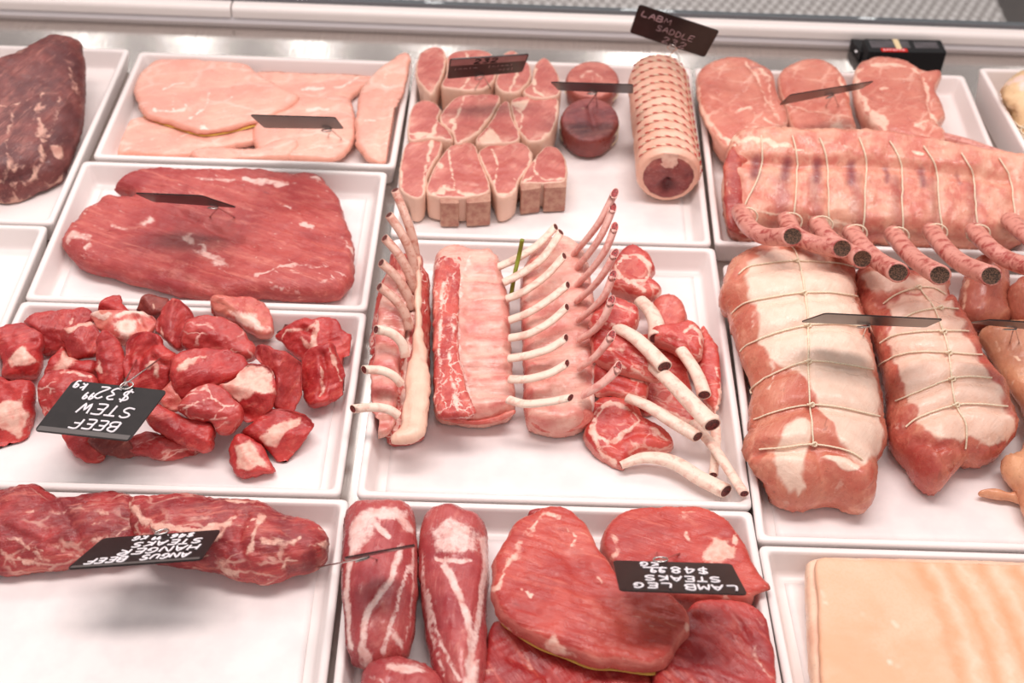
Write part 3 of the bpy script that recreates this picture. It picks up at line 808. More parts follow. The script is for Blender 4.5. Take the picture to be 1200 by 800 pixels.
chunk([(-14,446),(12,446),(34,446),(42,456),(40,480),(37,505),(30,520),(14,527),(-14,530)], .016,'stew',up=.018,R=.02,facets=f2(-40,15,.85,100),fat=[A_((-10,478),(10,464),(28,470),(34,490),(22,518),(10,505),(-10,495),w=6)],label='bottom left beef piece half covered in pink fat, beside the sign')
chunk([(43,457),(48,442),(58,435),(80,432),(102,436),(113,445),(115,458),(108,472),(88,478),(64,486),(52,487),(46,472)], .030,'stewmarb',facets=f2(100,22,.8,210),fat=[L((72,438),(90,436),(106,441),w=3),L((62,458),(70,456),w=2.5,s=.8)],label='pink red beef cube directly behind the left corner of the stew sign')
chunk([(354,418),(362,409),(385,402),(392,404),(397,420),(403,432),(405,446),(402,463),(390,470),(376,477),(362,477),(355,462),(352,440)], .032,'stew',facets=f2(0,24,.8,180),fat=[L((388,408),(392,425),(397,445),w=4,s=.9),L((376,430),(380,450),(374,465),w=4,s=.7)],groove=[L((378,415),(381,440),(377,462),w=4,a=.006)],label='folded flap of beef lowest against the right wall of the tray')
chunk([(113,410),(118,390),(128,388),(140,402),(147,420),(147,440),(141,454),(120,455),(113,440)], .042,'stew',facets=f2(20,26,.75,200),fat=[L((114,425),(117,436),w=4)],label='smooth red beef piece left of the sign wire')
chunk([(147,408),(155,392),(175,388),(188,395),(192,403),(206,413),(209,424),(201,440),(201,449),(190,460),(170,463),(154,456),(145,432)], .044,'stew',fat=[L((172,430),(182,424),(184,440),w=5,s=.8)],groove=[L((160,440),(165,415),(180,402),(192,408),w=4,a=.006),L((178,418),(195,428),w=3,a=.004),L((150,420),(155,445),w=3,a=.003)],label='twisted dark red beef piece pierced by the stew sign wire')
chunk([(298,413),(305,404),(322,408),(341,415),(354,426),(355,442),(351,466),(346,479),(335,483),(322,476),(320,456),(320,440),(308,430)], .042,'stew2',facets=f2(-10,30,.7,190),label='long red beef strip pointing at the viewer, right of centre',ang=70)
chunk([(187,462),(200,446),(212,446),(216,468),(210,482),(197,482),(188,474)], .034,'stewpale',label='small pink beef scrap touching the right corner of the stew sign',R=.009,up=.009,down=.009)
chunk([(200,433),(204,418),(225,409),(258,409),(280,414),(291,426),(288,440),(262,452),(250,460),(228,466),(212,468),(202,455)], .046,'stew',up=.017,R=.022,facets=f2(75,18,.8,280),fat=[L((213,428),(225,422),(240,418),w=6,s=.95)],label='big smooth red beef piece with a white fat spot, centre of the pile')
chunk([(255,453),(272,446),(288,428),(300,426),(318,432),(323,450),(322,470),(311,486),(288,495),(280,480),(272,466)], .046,'stew',facets=f2(80,26,.7,250),fat=[A_((258,453),(290,428),(318,434),(321,462),(298,460),(280,472),w=5,s=.95)],label='beef cube with a broad white fat cap, right of the marbled cube')
chunk([(145,530),(155,512),(175,505),(200,512),(225,520),(236,530),(218,536),(200,539),(175,537)], .014,'stewmarb',label='low beef piece at the front beneath the long red strip',fat=[L((195,525),(215,530),w=4,s=.6)])
chunk([(74,509),(90,500),(112,508),(122,522),(123,536),(115,544),(100,541),(84,530)], .014,'stew',label='dark red beef piece under the left half of the stew sign')
chunk([(104,516),(120,505),(150,515),(160,528),(150,537),(130,534),(114,528)], .018,'stewdark',label='brownish beef piece under the front edge of the stew sign')
chunk([(282,507),(300,492),(318,480),(340,480),(356,486),(368,495),(365,503),(350,525),(336,541),(325,541),(316,530),(300,520)], .020,'stew',facets=f2(60,26,.75,-50),fat=[A_((304,512),(330,492),(350,488),(354,496),(332,508),(322,524),(310,520),w=4)],label='flat beef cube with a pale fat strip, at the front right of the pile')
chunk([(172,484),(185,474),(200,482),(225,490),(250,495),(252,510),(247,528),(230,529),(210,521),(190,509),(175,498)], .032,'stew',facets=f2(70,20,.85,260),label='long red beef strip in front, right of the stew sign',ang=-25)
chunk([(209,480),(220,462),(240,451),(258,452),(270,464),(281,474),(286,487),(280,498),(270,509),(256,507),(248,496),(225,492)], .044,'stewmarb',up=.016,R=.018,facets=f2(60,18,.8,-60),fat=[L((212,480),(235,470),(250,466),(262,476),(278,476),w=2),L((243,456),(250,466),w=2),L((250,488),(262,478),w=2),L((215,488),(240,492),(266,490),w=3,s=.7),L((225,458),(240,452),w=4,s=.8)],label='round beef cube with a web of white marbling, at the front')
chunk([(268,528),(278,510),(290,511),(305,521),(313,533),(319,546),(322,553),(306,557),(290,560),(277,558),(270,546)], .016,'stew',facets=f2(40,24,.8,200),fat=[A_((276,522),(292,514),(304,530),(316,548),(300,545),(288,550),(278,548),w=4)],label='front most beef cube with a ragged pale fat face')

# ---- hanger steaks
blob('hanger_steak', [(-120,600),(-60,585),(0,576),(20,571),(45,569),(58,577),(75,584),(105,580),(130,577),(150,580),(168,590),(175,605),(168,635),(150,655),(110,660),(65,667),(20,672),(-20,674),(-100,675),(-140,640)],
     .024, M['hanger'], tilt=.25, up=.02, down=.026, R=.035, res=.0028, noise=((32,.003),(110,.001)), edge=(.002,80), fibre=(35,230,.0022),
     fat=[L((0,625),(30,640),(50,655),w=6,s=.8), L((15,650),(40,662),(60,658),w=5,s=.8), L((60,600),(100,595),(125,598),w=5,s=.6), L((105,655),(60,640),w=6,s=.5), L((28,598),(38,596),w=4,s=.8), L((80,625),(110,615),(130,605),w=5,s=.55), L((0,645),(20,665),w=5,s=.7),L((150,620),(120,632),(90,640),w=6,s=.6)],
     dark=[A_((60,600),(150,590),(160,620),(110,635),(70,625),w=12,s=.35)],
     groove=[L((55,580),(75,600),(95,640),w=6,a=.003), L((0,615),(60,640),(110,650),w=4,a=.003), L((105,600),(150,612),w=3,a=.002)],
     label='coarse marbled left end of the hanger steaks, running off the left edge', cat='hanger steak')
blob('hanger_steak', [(150,592),(160,583),(180,583),(215,580),(258,585),(305,588),(325,600),(345,608),(366,613),(381,625),(388,640),(385,655),(370,667),(346,671),(330,679),(308,682),(283,680),(262,673),(236,667),(205,662),(178,658),(160,640),(152,615)],
     .027, M['hanger'], tilt=.25, up=.022, down=.024, R=.034, res=.0028, noise=((26,.003),(110,.001)), edge=(.002,80), fibre=(-14,240,.0014),
     fat=[L((155,592),(165,605),(185,618),(230,618),(262,612),(275,606),w=7), L((240,640),(262,620),(272,608),w=6,s=.8), L((262,586),(300,590),w=4,s=.7), L((305,605),(300,620),(292,640),w=6,s=.9), L((310,635),(340,640),(355,628),w=6,s=.9), L((180,645),(235,650),(275,665),w=8,s=.75), L((365,640),(378,636),w=6,s=.8), L((340,655),(330,668),w=5,s=.7), L((250,655),(275,672),w=6,s=.8)],
     dark=[L((340,668),(370,660),(380,645),w=10,s=.8), L((270,650),(300,665),w=6,s=.5), L((355,655),(372,650),w=8,s=.8)],
     groove=[L((290,600),(280,630),(290,660),w=5,a=.003), L((180,640),(240,648),w=4,a=.003)],
     label='hanger steak ending in a rounded dark tip at the right, carrying a sign', cat='hanger steak')
# ------------------------------------------------------------------ meats, middle column
M['lean'] = meat('lean_lamb_eye', (214, 108, 100), (196, 82, 78), (232, 142, 132), fat=(250, 218, 202), angle=60, fib=300, fibc=.4, fleck=.3, coarse=40, rough=.38, bump=.3, marb=.25, marbs=40)
M['legsteak'] = meat('lamb_leg_steak', (200, 72, 64), (172, 46, 44), (220, 104, 92), fat=(244, 196, 178), angle=-18, fib=330, fibc=.55, fleck=.45, coarse=18, rough=.36, bump=.4, stretch=.08, darkc=(140, 52, 60), edgefat=.15)
M['legsteak2'] = meat('lamb_leg_steak_dark', (190, 58, 58), (150, 36, 42), (212, 92, 84), fat=(238, 186, 170), angle=-55, fib=300, fibc=.6, fleck=.5, coarse=18, rough=.34, bump=.45, stretch=.08, darkc=(120, 36, 44))
M['shank'] = meat('lamb_shank_meat', (186, 82, 86), (158, 54, 64), (214, 130, 128), fat=(242, 206, 198), angle=85, fib=220, fibc=.5, fleck=.3, coarse=24, rough=.3, bump=.3, stretch=.06, darkc=(140, 42, 54))
M['rackmem'] = meat('rack_membrane', (234, 182, 176), (216, 138, 134), (246, 214, 210), fat=(250, 226, 216), angle=5, fib=150, fibc=.5, fleck=.3, coarse=40, rough=.28, bump=.4, darkc=(196, 74, 70), fatnoise=.4)
M['chine'] = meat('rack_red_meat', (208, 88, 82), (176, 52, 54), (230, 140, 128), fat=(248, 214, 200), angle=85, fib=200, fibc=.6, fleck=.8, coarse=50, marb=.85, marbs=85, rough=.36, bump=.55, stretch=.2)
M['fatcap'] = meat('cream_lamb_fat', (242, 202, 190), (234, 182, 170), (250, 222, 212), fat=(252, 232, 220), angle=85, fib=120, fibc=.4, fleck=.2, coarse=30, rough=.4, bump=.3, darkc=(220, 130, 116))
M['chopred'] = meat('lamb_chop_meat', (212, 84, 78), (188, 54, 54), (230, 126, 114), fat=(250, 208, 190), angle=-20, fib=260, fibc=.5, fleck=.6, marb=.5, marbs=60, coarse=34, rough=.36, bump=.4, edgefat=.25)
M['loin'] = meat('loin_chop_face', (204, 120, 116), (184, 92, 90), (226, 156, 148), fat=(236, 200, 178), angle=60, fib=300, fibc=.4, fleck=.35, marb=.3, marbs=45, coarse=40, rough=.42, bump=.3, edgefat=.85, darkc=(150, 84, 74))
M['noisette'] = meat('lamb_noisette', (206, 126, 120), (180, 92, 88), (224, 150, 140), fat=(244, 210, 190), angle=10, fib=220, fibc=.45, fleck=.5, coarse=40, rough=.42, bump=.4, edgecol=(150, 70, 62), edgefat=.6, darkc=(112, 52, 62))
M['noisette2'] = meat('dark_lamb_noisette', (158, 82, 84), (116, 54, 62), (186, 112, 108), fat=(232, 186, 160), angle=20, fib=220, fibc=.5, fleck=.4, coarse=40, rough=.42, bump=.5, edgecol=(130, 54, 46), edgefat=.7, darkc=(92, 42, 52))
M['saddle'] = meat('saddle_fat_skin', (240, 192, 180), (230, 170, 156), (250, 218, 208), fat=(250, 226, 210), angle=0, fib=90, fibc=.4, fleck=.2, coarse=34, rough=.42, bump=.25, darkc=(222, 140, 122))
M['saddleend'] = meat('saddle_cut_face', (156, 72, 72), (120, 44, 48), (190, 112, 104), fat=(238, 196, 176), angle=40, fib=240, fibc=.6, fleck=.7, coarse=50, rough=.4, bump=.6, edgecol=(238, 184, 160), edgefat=1.0, darkc=(84, 18, 24))
M['bone'] = bone_mat('lamb_rib_bone', c=(242, 218, 200), c2=(230, 184, 166), marrow=(124, 48, 44), spots=.3)
M['bonepink'] = bone_mat('pink_lamb_rib_bone', c=(236, 184, 172), c2=(220, 144, 134), marrow=(196, 80, 78), spots=.4)
M['bonedark'] = bone_mat('stained_lamb_rib_bone', c=(216, 172, 154), c2=(190, 122, 104), marrow=(122, 50, 44), spots=.7)

# ---- loin chops, three rows of thick blocks
rows = [
 # back row
 ([(487,78),(492,64),(505,57),(518,58),(524,68),(521,86),(513,104),(505,114),(494,104),(487,94)], .046, 'left most thick loin chop of the back row, wide cream fat on its left', [L((522,64),(518,90),(508,112),w=3)],{}),
 ([(524,68),(540,61),(562,60),(578,66),(583,84),(578,100),(560,109),(534,108),(516,104),(522,88)], .046, 'second loin chop of the back row, behind the sign reading 232', [L((545,62),(552,85),(540,106),w=3), L((552,85),(580,82),w=3)],{}),
 ([(584,84),(588,66),(602,61),(613,70),(622,80),(622,96),(608,111),(592,112),(580,103)], .046, 'third loin chop of the back row, at the right end of the sign', [L((602,62),(606,85),(596,111),w=3)],{}),
 ([(612,110),(622,98),(626,78),(638,69),(650,80),(657,98),(656,113),(640,118),(622,117)], .046, 'right most loin chop of the back row, beside the tied rounds', [L((626,80),(625,100),(636,112),w=4)],{}),
 # middle row
 ([(477,158),(480,132),(490,121),(505,120),(518,130),(514,142),(527,156),(531,168),(505,166),(482,168)], .043, 'left most loin chop of the middle row with a round eye', [L((518,130),(509,150),(502,164),w=3), L((482,158),(500,158),(526,166),w=4)],{}),
 ([(530,160),(514,142),(528,120),(545,113),(584,113),(584,126),(571,146),(557,162),(535,172)], .043, 'loin chop of the middle row lying diagonally, with a small white fat dot', [L((545,114),(536,135),(530,158),w=2.5), L((584,124),(565,152),(540,170),w=5), L((528,145),(531,148),w=5)],{}),
 ([(557,166),(573,146),(586,124),(597,121),(601,140),(609,156),(607,168),(586,172),(563,172)], .043, 'narrow loin chop of the middle row with yellowish bone at its foot', [L((600,122),(603,142),(609,158),w=2.5), A_((560,164),(574,150),(584,158),(590,170),(566,172),w=3)],{}),
 ([(601,142),(598,120),(620,114),(650,115),(656,126),(651,150),(640,166),(622,170),(609,160)], .043, 'right most loin chop of the middle row with a thick fat edge', [L((598,121),(612,134),(608,158),w=2.5), L((655,120),(650,148),(632,168),w=5), A_((598,120),(622,116),(612,130),w=2)],{}),
 # front row
 ([(467,222),(472,178),(483,166),(500,160),(518,166),(516,182),(503,206),(498,232),(484,236)], .040, 'left most loin chop of the front row with a tall cream fat side', [L((506,164),(502,185),(497,205),(497,228),w=3), L((469,190),(472,222),w=4)],{}),
 ([(500,230),(503,208),(518,182),(533,170),(556,170),(564,190),(576,224),(560,233),(530,236)], .040, 'big double loin chop of the front row showing a bloody bone split', [L((525,176),(530,200),(533,222),w=2.5), L((504,226),(533,222),(545,228),(574,228),w=4), L((512,186),(516,196),w=5)],{}),
 ([(577,222),(562,190),(561,178),(576,171),(600,168),(615,170),(625,181),(622,196),(608,216),(605,228),(592,236),(582,234)], .040, 'loin chop of the front row with a wedge of fat pointing down', [L((575,174),(583,190),(580,214),w=2.5), L((618,172),(622,188),(607,218),w=4), L((580,228),(596,226),(606,220),w=4), L((600,205),(606,214),w=2)],{}),
 ([(608,216),(626,187),(640,173),(655,176),(664,190),(664,214),(650,218),(625,218)], .040, 'right most loin chop of the front row with a square sawn bone face', [L((626,186),(628,200),(640,210),(662,210),w=3), L((612,216),(626,205),w=4)],{}),
]
def loin_chop(out, z, lab, ft):
    cx = sum(p[0] for p in out)/len(out); cy = sum(p[1] for p in out)/len(out)
    root = thing('loin_chop', P(cx, cy, .006), lab, 'loin chop', 'thick loin chops in rows')
    out = [(cx+(x-cx)*.975, cy+(y-cy)*.97) for x, y in out]
    o = blob('meat', out, z-.004, M['loin'], up=.004, down=z-.011, R=.005, Rb=.0022, p=2.6, res=.0022, noise=((60,.0012),(160,.0006)), edge=(.0008,120), fat=ft, edgew=.0042, smooth=1, parent=root)
    return root, o
M['sawnbone'] = plain('sawn_backbone', (190, 146, 124), .55, var=.25, vs=130, bump=.5, bs=260, c2=(168, 112, 96))
for (out, z, lab, ft, kw) in rows:
    root, o = loin_chop(out, z, lab, ft)
def sawn(root_label, q, z0, z1):
    r = next(o for o in COL.objects if o.get('label') == root_label)
    pts = [P(u, v, .04) for u, v in q]
    g = [(p.x, p.y) for p in pts]
    V, Fc = box_geo([tuple(x) for x in rounded_quad(g, .002, 3)], z0, z1)
    o = mk('sawn_bone', V, Fc, M['sawnbone'], r, sharp=40); o['label'] = 'flat sawn bone face'
sawn(rows[11][2], [(610,214),(633,210),(634,219),(611,222)], .0075, .0385)
sawn(rows[11][2], [(637,210),(664,208),(664,218),(638,219)], .0075, .0385)
sawn(rows[9][2], [(515,226),(537,226),(538,236),(516,236)], .0075, .0375)
sawn(rows[9][2], [(546,228),(575,224),(575,234),(547,236)], .0075, .0375)
def ring_pts(cx, cy, rx, ry, z, n=40):
    return [P(cx+rx*math.cos(2*math.pi*k/n), cy+ry*math.sin(2*math.pi*k/n), z) for k in range(n+1)]
def noisette(cx, cy, rx, ry, z, mat, lab, twz, ft=(), dk=(), gr=()):
    root = thing('lamb_noisette', P(cx, cy, .006), lab, 'lamb round', 'string tied lamb rounds')
    out = [(cx+rx*math.cos(a), cy+ry*math.sin(a)) for a in np.linspace(0, 2*math.pi, 17)[:-1]]
    blob('meat', out, z-.005, mat, up=.005, down=z-.012, R=.008, Rb=.006, p=2.4, res=.0022, noise=((50,.0014),(150,.0006)), edge=(.0009,90), fat=ft, dark=dk, groove=gr, edgew=.004, parent=root)
    for tz in twz:
        # string around the waist, following the outline at that height
        c = P(cx, cy, z-.005); e = P(cx+rx, cy, z-.005); rr = (e-c).length*1.004
        pts = [Vector((c.x+rr*math.cos(a), c.y+rr*math.sin(a)*.97, tz+.001*math.sin(3*a))) for a in np.linspace(0, 2*math.pi, 41)]
        tube('twine', pts, .0009, M['twine'], root, seg=6, caps=False, sub=1)
noisette(694, 96, 31, 22, .034, M['noisette'], 'tied lamb round standing behind, pale pink top', (.018,), ft=[L((680,90),(694,84),(705,92),w=3,s=.7), L((694,84),(696,100),w=2.5,s=.6)])
noisette(691, 143, 34, 26, .034, M['noisette2'], 'tied lamb round in front, dark purple top with a string around it', (.025, .014), dk=[A_((665,150),(670,126),(700,120),(720,140),(705,152),(690,140),(680,158),w=14,s=.2)], ft=[L((672,130),(690,126),(704,132),w=1.5,s=.5)], gr=[L((692,128),(697,146),w=4,a=.004)])

# ---- netted saddle of lamb
def saddle():
    root = thing('lamb_saddle', P(785, 140, .006), 'rolled lamb saddle in a red and white elastic net, cut end facing the viewer', 'lamb saddle')
    r0 = .0342
    fa = P(770, 88, .006+r0); ne = P(783, 207, .006+r0); 
    ax = (ne-fa).normalized(); side = ax.cross(Vector((0, 0, 1))).normalized(); up = side.cross(ax).normalized()
    Ln = (ne-fa).length; nr, ns = 74, 56
    V = []; Fc = []; C = []
    ts = np.linspace(0, 1, nr)
    def rad(t, a):
        end = .78+.22*min(1, (t/.09))**.5 if t < .09 else 1.0
        if t > .97: end = 1-.05*((t-.97)/.03)**2
        bulge = .035*math.sin(t*14*math.pi*1.0)*0+.022*abs(math.sin(t*13*math.pi))
        return r0*end*(.97+bulge)*(1+.02*math.sin(2*a+1)+.015*math.sin(3*a+t*6))
    pos = lambda t, a, off=0: fa+ax*(Ln*t)+(side*math.cos(a)+up*math.sin(a))*(rad(t, a)*(1.0 if math.sin(a) > -.8 else .985)+off)
    for i, t in enumerate(ts):
        for k in range(ns):
            V.append(tuple(pos(t, 2*math.pi*k/ns))); C.append((0, 0, 0))
    for i in range(nr-1):
        for k in range(ns):
            Fc.append((i*ns+k, (i+1)*ns+k, (i+1)*ns+(k+1) % ns, i*ns+(k+1) % ns))
    V.append(tuple(fa-ax*.002)); C.append((0, 0, 0)); s0 = len(V)-1
    for k in range(ns): Fc.append((k, (k+1) % ns, s0))
    V = np.array(V); V[:, 2] = np.maximum(V[:, 2], .0065)
    V = keep_in_tray(V)
    nz = fbm(V*55, 5, 3)*.0008; cen = np.array(fa)+np.outer((V-np.array(fa)) @ np.array(ax), np.array(ax)); dr = V-cen; dr /= np.linalg.norm(dr, axis=1)[:, None]+1e-9
    V = V+dr*nz[:, None]; V[:, 2] = np.maximum(V[:, 2], .0065); V = keep_in_tray(V)
    o = mk('fat_roll', V, Fc, M['saddle'], root, col=np.array(C, float)); register(o, V, Fc)
    # cut end: concentric rings, a hollow in the middle
    EV = []; EC = []; EF = []
    rings = [1.0, .985, .95, .9, .84, .78, .7, .6, .5, .4, .3, .2, .12, .06]
    base = V[(nr-1)*ns:nr*ns]; ce = base.mean(0)
    for j, q in enumerate(rings):
        for k in range(ns):
            a = 2*math.pi*k/ns
            p = ce+(base[k]-ce)*q
            push = .004*(1-q)**.5+.0022*pnoise(np.array([[p[0]*90, p[1]*90, p[2]*90]]), 3)[0]*(q < .93)
            hol = math.exp(-((p[0]-ce[0])/.009)**2-((p[2]-(ce[2]-.009))/.008)**2)
            push -= .008*hol
            EV.append(p+np.array(ax)*push)
            topfat = 1.0 if (abs((p[0]-ce[0])+.001) < .0085 and p[2]-ce[2] > r0*.42) else 0
            EC.append((max(topfat, 0), min(1, hol*1.2+.25*(abs(p[0]-ce[0]) < .004)*(q < .7)), 1.0 if q > .86 else (.5 if q > .8 else 0)))
    for j in range(len(rings)-1):
        for k in range(ns): EF.append((j*ns+k, (j+1)*ns+k, (j+1)*ns+(k+1) % ns, j*ns+(k+1) % ns))
    EF.append(tuple((len(rings)-1)*ns+k for k in range(ns)))
    e = mk('cut_end', np.array(EV), EF, M['saddleend'], root, col=np.array(EC, float)); e['label'] = 'dark red cut end ringed with cream fat'
    # elastic net: rings of slanted red and pale dashes
    gr, gw = [], []
    for j in range(13):
        t0 = (j+.55)/13.2
        nd = 40
        for k in range(nd):
            a = 2*math.pi*k/nd
            if math.sin(a) < (.42 if math.cos(a) > 0 else -.6): continue
            t1, t2 = t0-.006, t0+.006
            g = gr if k % 2 else gw
            g.append(tube_geo([pos(t1, a, .0009), pos((t1+t2)/2, a+.5*2*math.pi/nd, .0014), pos(t2, a+1.15*2*math.pi/nd, .0009)], [.0004, .0008, .0004], seg=6, sub=1, caps=False))
    v, f, c = join_geo(gr); n1 = mk('netting', v, f, M['twine_red'], root); n1['label'] = 'red strands of the elastic net'
    v, f, c = join_geo(gw); n2 = mk('netting', v, f, M['twine'], root); n2['label'] = 'pale strands of the elastic net'
    return root, o
SADDLE, saddle_body = saddle()

# ---- racks of lamb
def pz(pl): return [P(u, v, z) for u, v, z in pl]
def rack_rib(root, pl, r0, r1, mat, flat=.75, lab=None):
    k = len(pl); return tube('rib_bone', pz(pl), [r0+(r1-r0)*i/(k-1) for i in range(k)], M[mat], root, seg=14, flat=flat, sub=5, label=lab, cut=.9)
# left rack, standing on its side, ribs reaching up
RK1 = thing('lamb_rack', P(470, 440, .006), 'rack of lamb at the left standing on edge, curved ribs rising like a comb', 'rack of lamb', 'racks of lamb')
rk1 = blob('meat', [(454,318),(459,300),(472,302),(486,300),(494,303),(498,320),(503,324),(504,360),(504,420),(505,450),(503,472),(501,500),(495,514),(480,521),(461,522),(450,518),(433,515),(430,500),(429,450),(432,410),(438,370),(446,338)],
     .028, M['chine'], tilt=.25, up=.020, down=.024, R=.022, res=.0026, noise=((40,.002),(110,.0009)), edge=(.0012,90), parent=RK1,
     fat=[L((488,300),(487,340),(481,380),(476,420),(472,470),(462,505),w=7)], dark=[L((452,340),(446,420),(442,500),w=8,s=.2)],
     groove=[L((478,320),(474,380),(468,440),(465,500),w=4,a=.004)]+[L((432,y),(455,y-8),(470,y-4),w=5,a=.003) for y in (360,392,420,446,470,498)])
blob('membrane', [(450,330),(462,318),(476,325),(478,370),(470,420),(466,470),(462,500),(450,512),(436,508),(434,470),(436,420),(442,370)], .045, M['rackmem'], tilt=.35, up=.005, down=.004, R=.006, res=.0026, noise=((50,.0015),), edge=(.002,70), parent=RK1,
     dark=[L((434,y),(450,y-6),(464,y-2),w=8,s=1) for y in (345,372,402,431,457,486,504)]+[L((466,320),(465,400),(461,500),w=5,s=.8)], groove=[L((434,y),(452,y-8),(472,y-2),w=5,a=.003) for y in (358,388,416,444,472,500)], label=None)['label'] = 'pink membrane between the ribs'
blob('fat_cover', [(484,400),(487,340),(488,304),(493,304),(494,335),(494,370),(500,412),(505,450),(503,472),(500,500),(494,513),(478,520),(460,521),(458,512),(468,500),(474,470),(478,430)], .050, M['fatcap'], tilt=.15, up=.006, down=.006, R=.009, res=.0026, noise=((50,.0015),), edge=(.002,70), parent=RK1,
     groove=[L((486,410),(498,425),(505,440),w=3,a=.002), L((478,440),(476,500),w=3,a=.0015), L((492,345),(500,380),w=4,a=.002)], dark=[L((505,430),(496,420),w=3,s=.5)])['label'] = 'cream fat cover along the right side'
for pl in ([(488,312,.056),(485,285,.075),(476,255,.092),(463,223,.102)], [(487,330,.056),(483,302,.073),(472,276,.088),(456,252,.096)], [(485,342,.056),(480,322,.07),(467,298,.083),(451,279,.090)],
           [(482,362,.055),(477,344,.068),(464,324,.079),(447,308,.086)], [(480,385,.055),(474,366,.067),(461,349,.076),(445,336,.080)], [(475,418,.054),(471,402,.064),(458,390,.071),(441,386,.073)],
           [(470,450,.053),(462,441,.060),(447,434,.064),(427,433,.064)], [(467,487,.053),(456,480,.058),(438,477,.060),(414,479,.058)]):
    rack_rib(RK1, pl, .0044, .0042, 'bonedark' if pl[0][1] < 400 else 'bone')
# middle rack, bone side up, ribs lying out to the right
RK2 = thing('lamb_rack', P(555, 400, .006), 'middle rack of lamb with its ribbed pink inside up and clean ribs to the right', 'rack of lamb', 'racks of lamb')
rk2 = blob('meat', [(508,312),(511,303),(520,297),(535,294),(547,297),(560,300),(573,298),(580,304),(586,310),(589,325),(593,340),(597,360),(599,400),(601,440),(604,465),(602,483),(581,491),(556,494),(532,491),(513,487),(508,470),(507,400),(506,340)],
     .029, M['rackmem'], tilt=.12, up=.016, down=.022, R=.0085, res=.0024, noise=((50,.0012),(140,.0008)), edge=(.001,90), parent=RK2,
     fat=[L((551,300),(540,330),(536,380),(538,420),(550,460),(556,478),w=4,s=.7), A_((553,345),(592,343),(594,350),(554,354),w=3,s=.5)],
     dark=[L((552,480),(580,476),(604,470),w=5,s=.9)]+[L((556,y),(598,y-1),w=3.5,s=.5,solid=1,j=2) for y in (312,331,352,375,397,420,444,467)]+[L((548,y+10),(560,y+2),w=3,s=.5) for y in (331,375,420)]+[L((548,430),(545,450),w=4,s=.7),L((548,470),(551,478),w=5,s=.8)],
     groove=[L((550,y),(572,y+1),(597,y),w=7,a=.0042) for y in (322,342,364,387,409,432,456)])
blob('chine', [(509,312),(513,303),(524,297),(538,295),(547,298),(541,318),(538,350),(537,390),(541,430),(550,462),(558,484),(530,489),(513,485),(509,465),(508,400),(507,350)], .0475, M['chine'], up=.004, down=.006, R=.006, res=.0024, noise=((60,.0018),(150,.0008)), edge=(.0015,90), parent=RK2,
     fat=[L((520,330),(515,400),(518,470),w=3,s=.8), L((533,380),(527,430),(538,480),w=5,s=.8), L((527,440),(545,460),w=3,s=.7), L((524,480),(550,484),w=3,s=.7), L((530,320),(535,350),w=4,s=.6)])['label'] = 'marbled red strip along the backbone side'
blob('eye_end', [(513,486),(532,489),(556,492),(580,488),(602,480),(601,487),(581,495),(556,498),(532,495),(516,491)], .022, M['lean'], tilt=1.0, up=.003, down=.006, R=.005, res=.002, noise=((80,.001),), edge=(.0008,100), parent=RK2)['label'] = 'dark lean cut end'
for pl in ([(583,313,.046),(605,303,.052),(630,287,.060),(651,266,.068)], [(590,331,.047),(615,318,.055),(638,300,.064),(657,272,.072)], [(594,350,.047),(615,341,.055),(640,323,.064),(661,300,.072)], [(597,375,.047),(620,366,.055),(645,350,.062),(665,334,.068)],
           [(597,396,.047),(620,391,.054),(645,377,.060),(664,360,.066)], [(596,420,.047),(620,416,.053),(645,408,.059),(663,396,.064)], [(597,444,.047),(618,444,.052),(645,437,.058),(664,426,.062)], [(596,468,.047),(615,473,.051),(642,471,.056),(668,466,.060)]):
    rack_rib(RK2, pl, .0046, .0044, 'bone', .6)
# right rack, ribs standing up to the right
RK3 = thing('lamb_rack', P(655, 400, .006), 'right rack of lamb with broad pink ribs standing up towards the chops', 'rack of lamb', 'racks of lamb')
rk3 = blob('meat', [(612,320),(625,296),(640,286),(660,283),(675,290),(686,302),(692,325),(697,360),(699,400),(699,430),(698,465),(697,483),(690,495),(675,503),(650,506),(625,500),(615,491),(613,450),(612,400),(609,350)],
     .028, M['rackmem'], tilt=.12, up=.015, down=.021, R=.009, res=.0024, noise=((50,.0014),(140,.0006)), edge=(.001,90), parent=RK3,
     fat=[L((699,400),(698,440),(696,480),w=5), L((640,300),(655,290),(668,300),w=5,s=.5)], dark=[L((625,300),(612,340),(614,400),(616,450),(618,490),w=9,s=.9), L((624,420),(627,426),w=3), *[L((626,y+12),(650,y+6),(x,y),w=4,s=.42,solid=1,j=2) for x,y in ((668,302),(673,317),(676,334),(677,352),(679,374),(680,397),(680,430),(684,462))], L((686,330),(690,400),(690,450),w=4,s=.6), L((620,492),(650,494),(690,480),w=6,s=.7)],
     groove=[L((618,y+2),(650,y-8),(684,y-20),w=8,a=.0042) for y in (345,368,392,416,440,466)])
blob('eye_end', [(618,489),(640,486),(668,477),(682,476),(696,485),(690,496),(675,504),(650,508),(628,502)], .024, M['lean'], tilt=1.0, up=.003, down=.006, R=.005, res=.002, noise=((80,.001),), edge=(.0008,100), parent=RK3)['label'] = 'lean cut end'
for pl in ([(668,302,.044),(686,282,.070),(704,258,.092),(720,227,.112)], [(673,317,.044),(690,297,.068),(706,273,.090),(718,244,.106)], [(676,334,.044),(694,315,.068),(710,292,.088),(720,267,.102)], [(677,352,.044),(694,337,.066),(709,318,.084),(720,298,.096)],
           [(679,374,.044),(695,361,.064),(709,345,.080),(718,323,.091)], [(680,397,.044),(696,387,.062),(708,372,.076),(716,353,.086)], [(680,430,.044),(695,420,.060),(707,407,.071),(716,394,.078)], [(684,462,.044),(700,453,.057),(714,442,.066),(724,431,.071)]):
    rack_rib(RK3, pl, .0056, .0074, 'bonepink', .5)
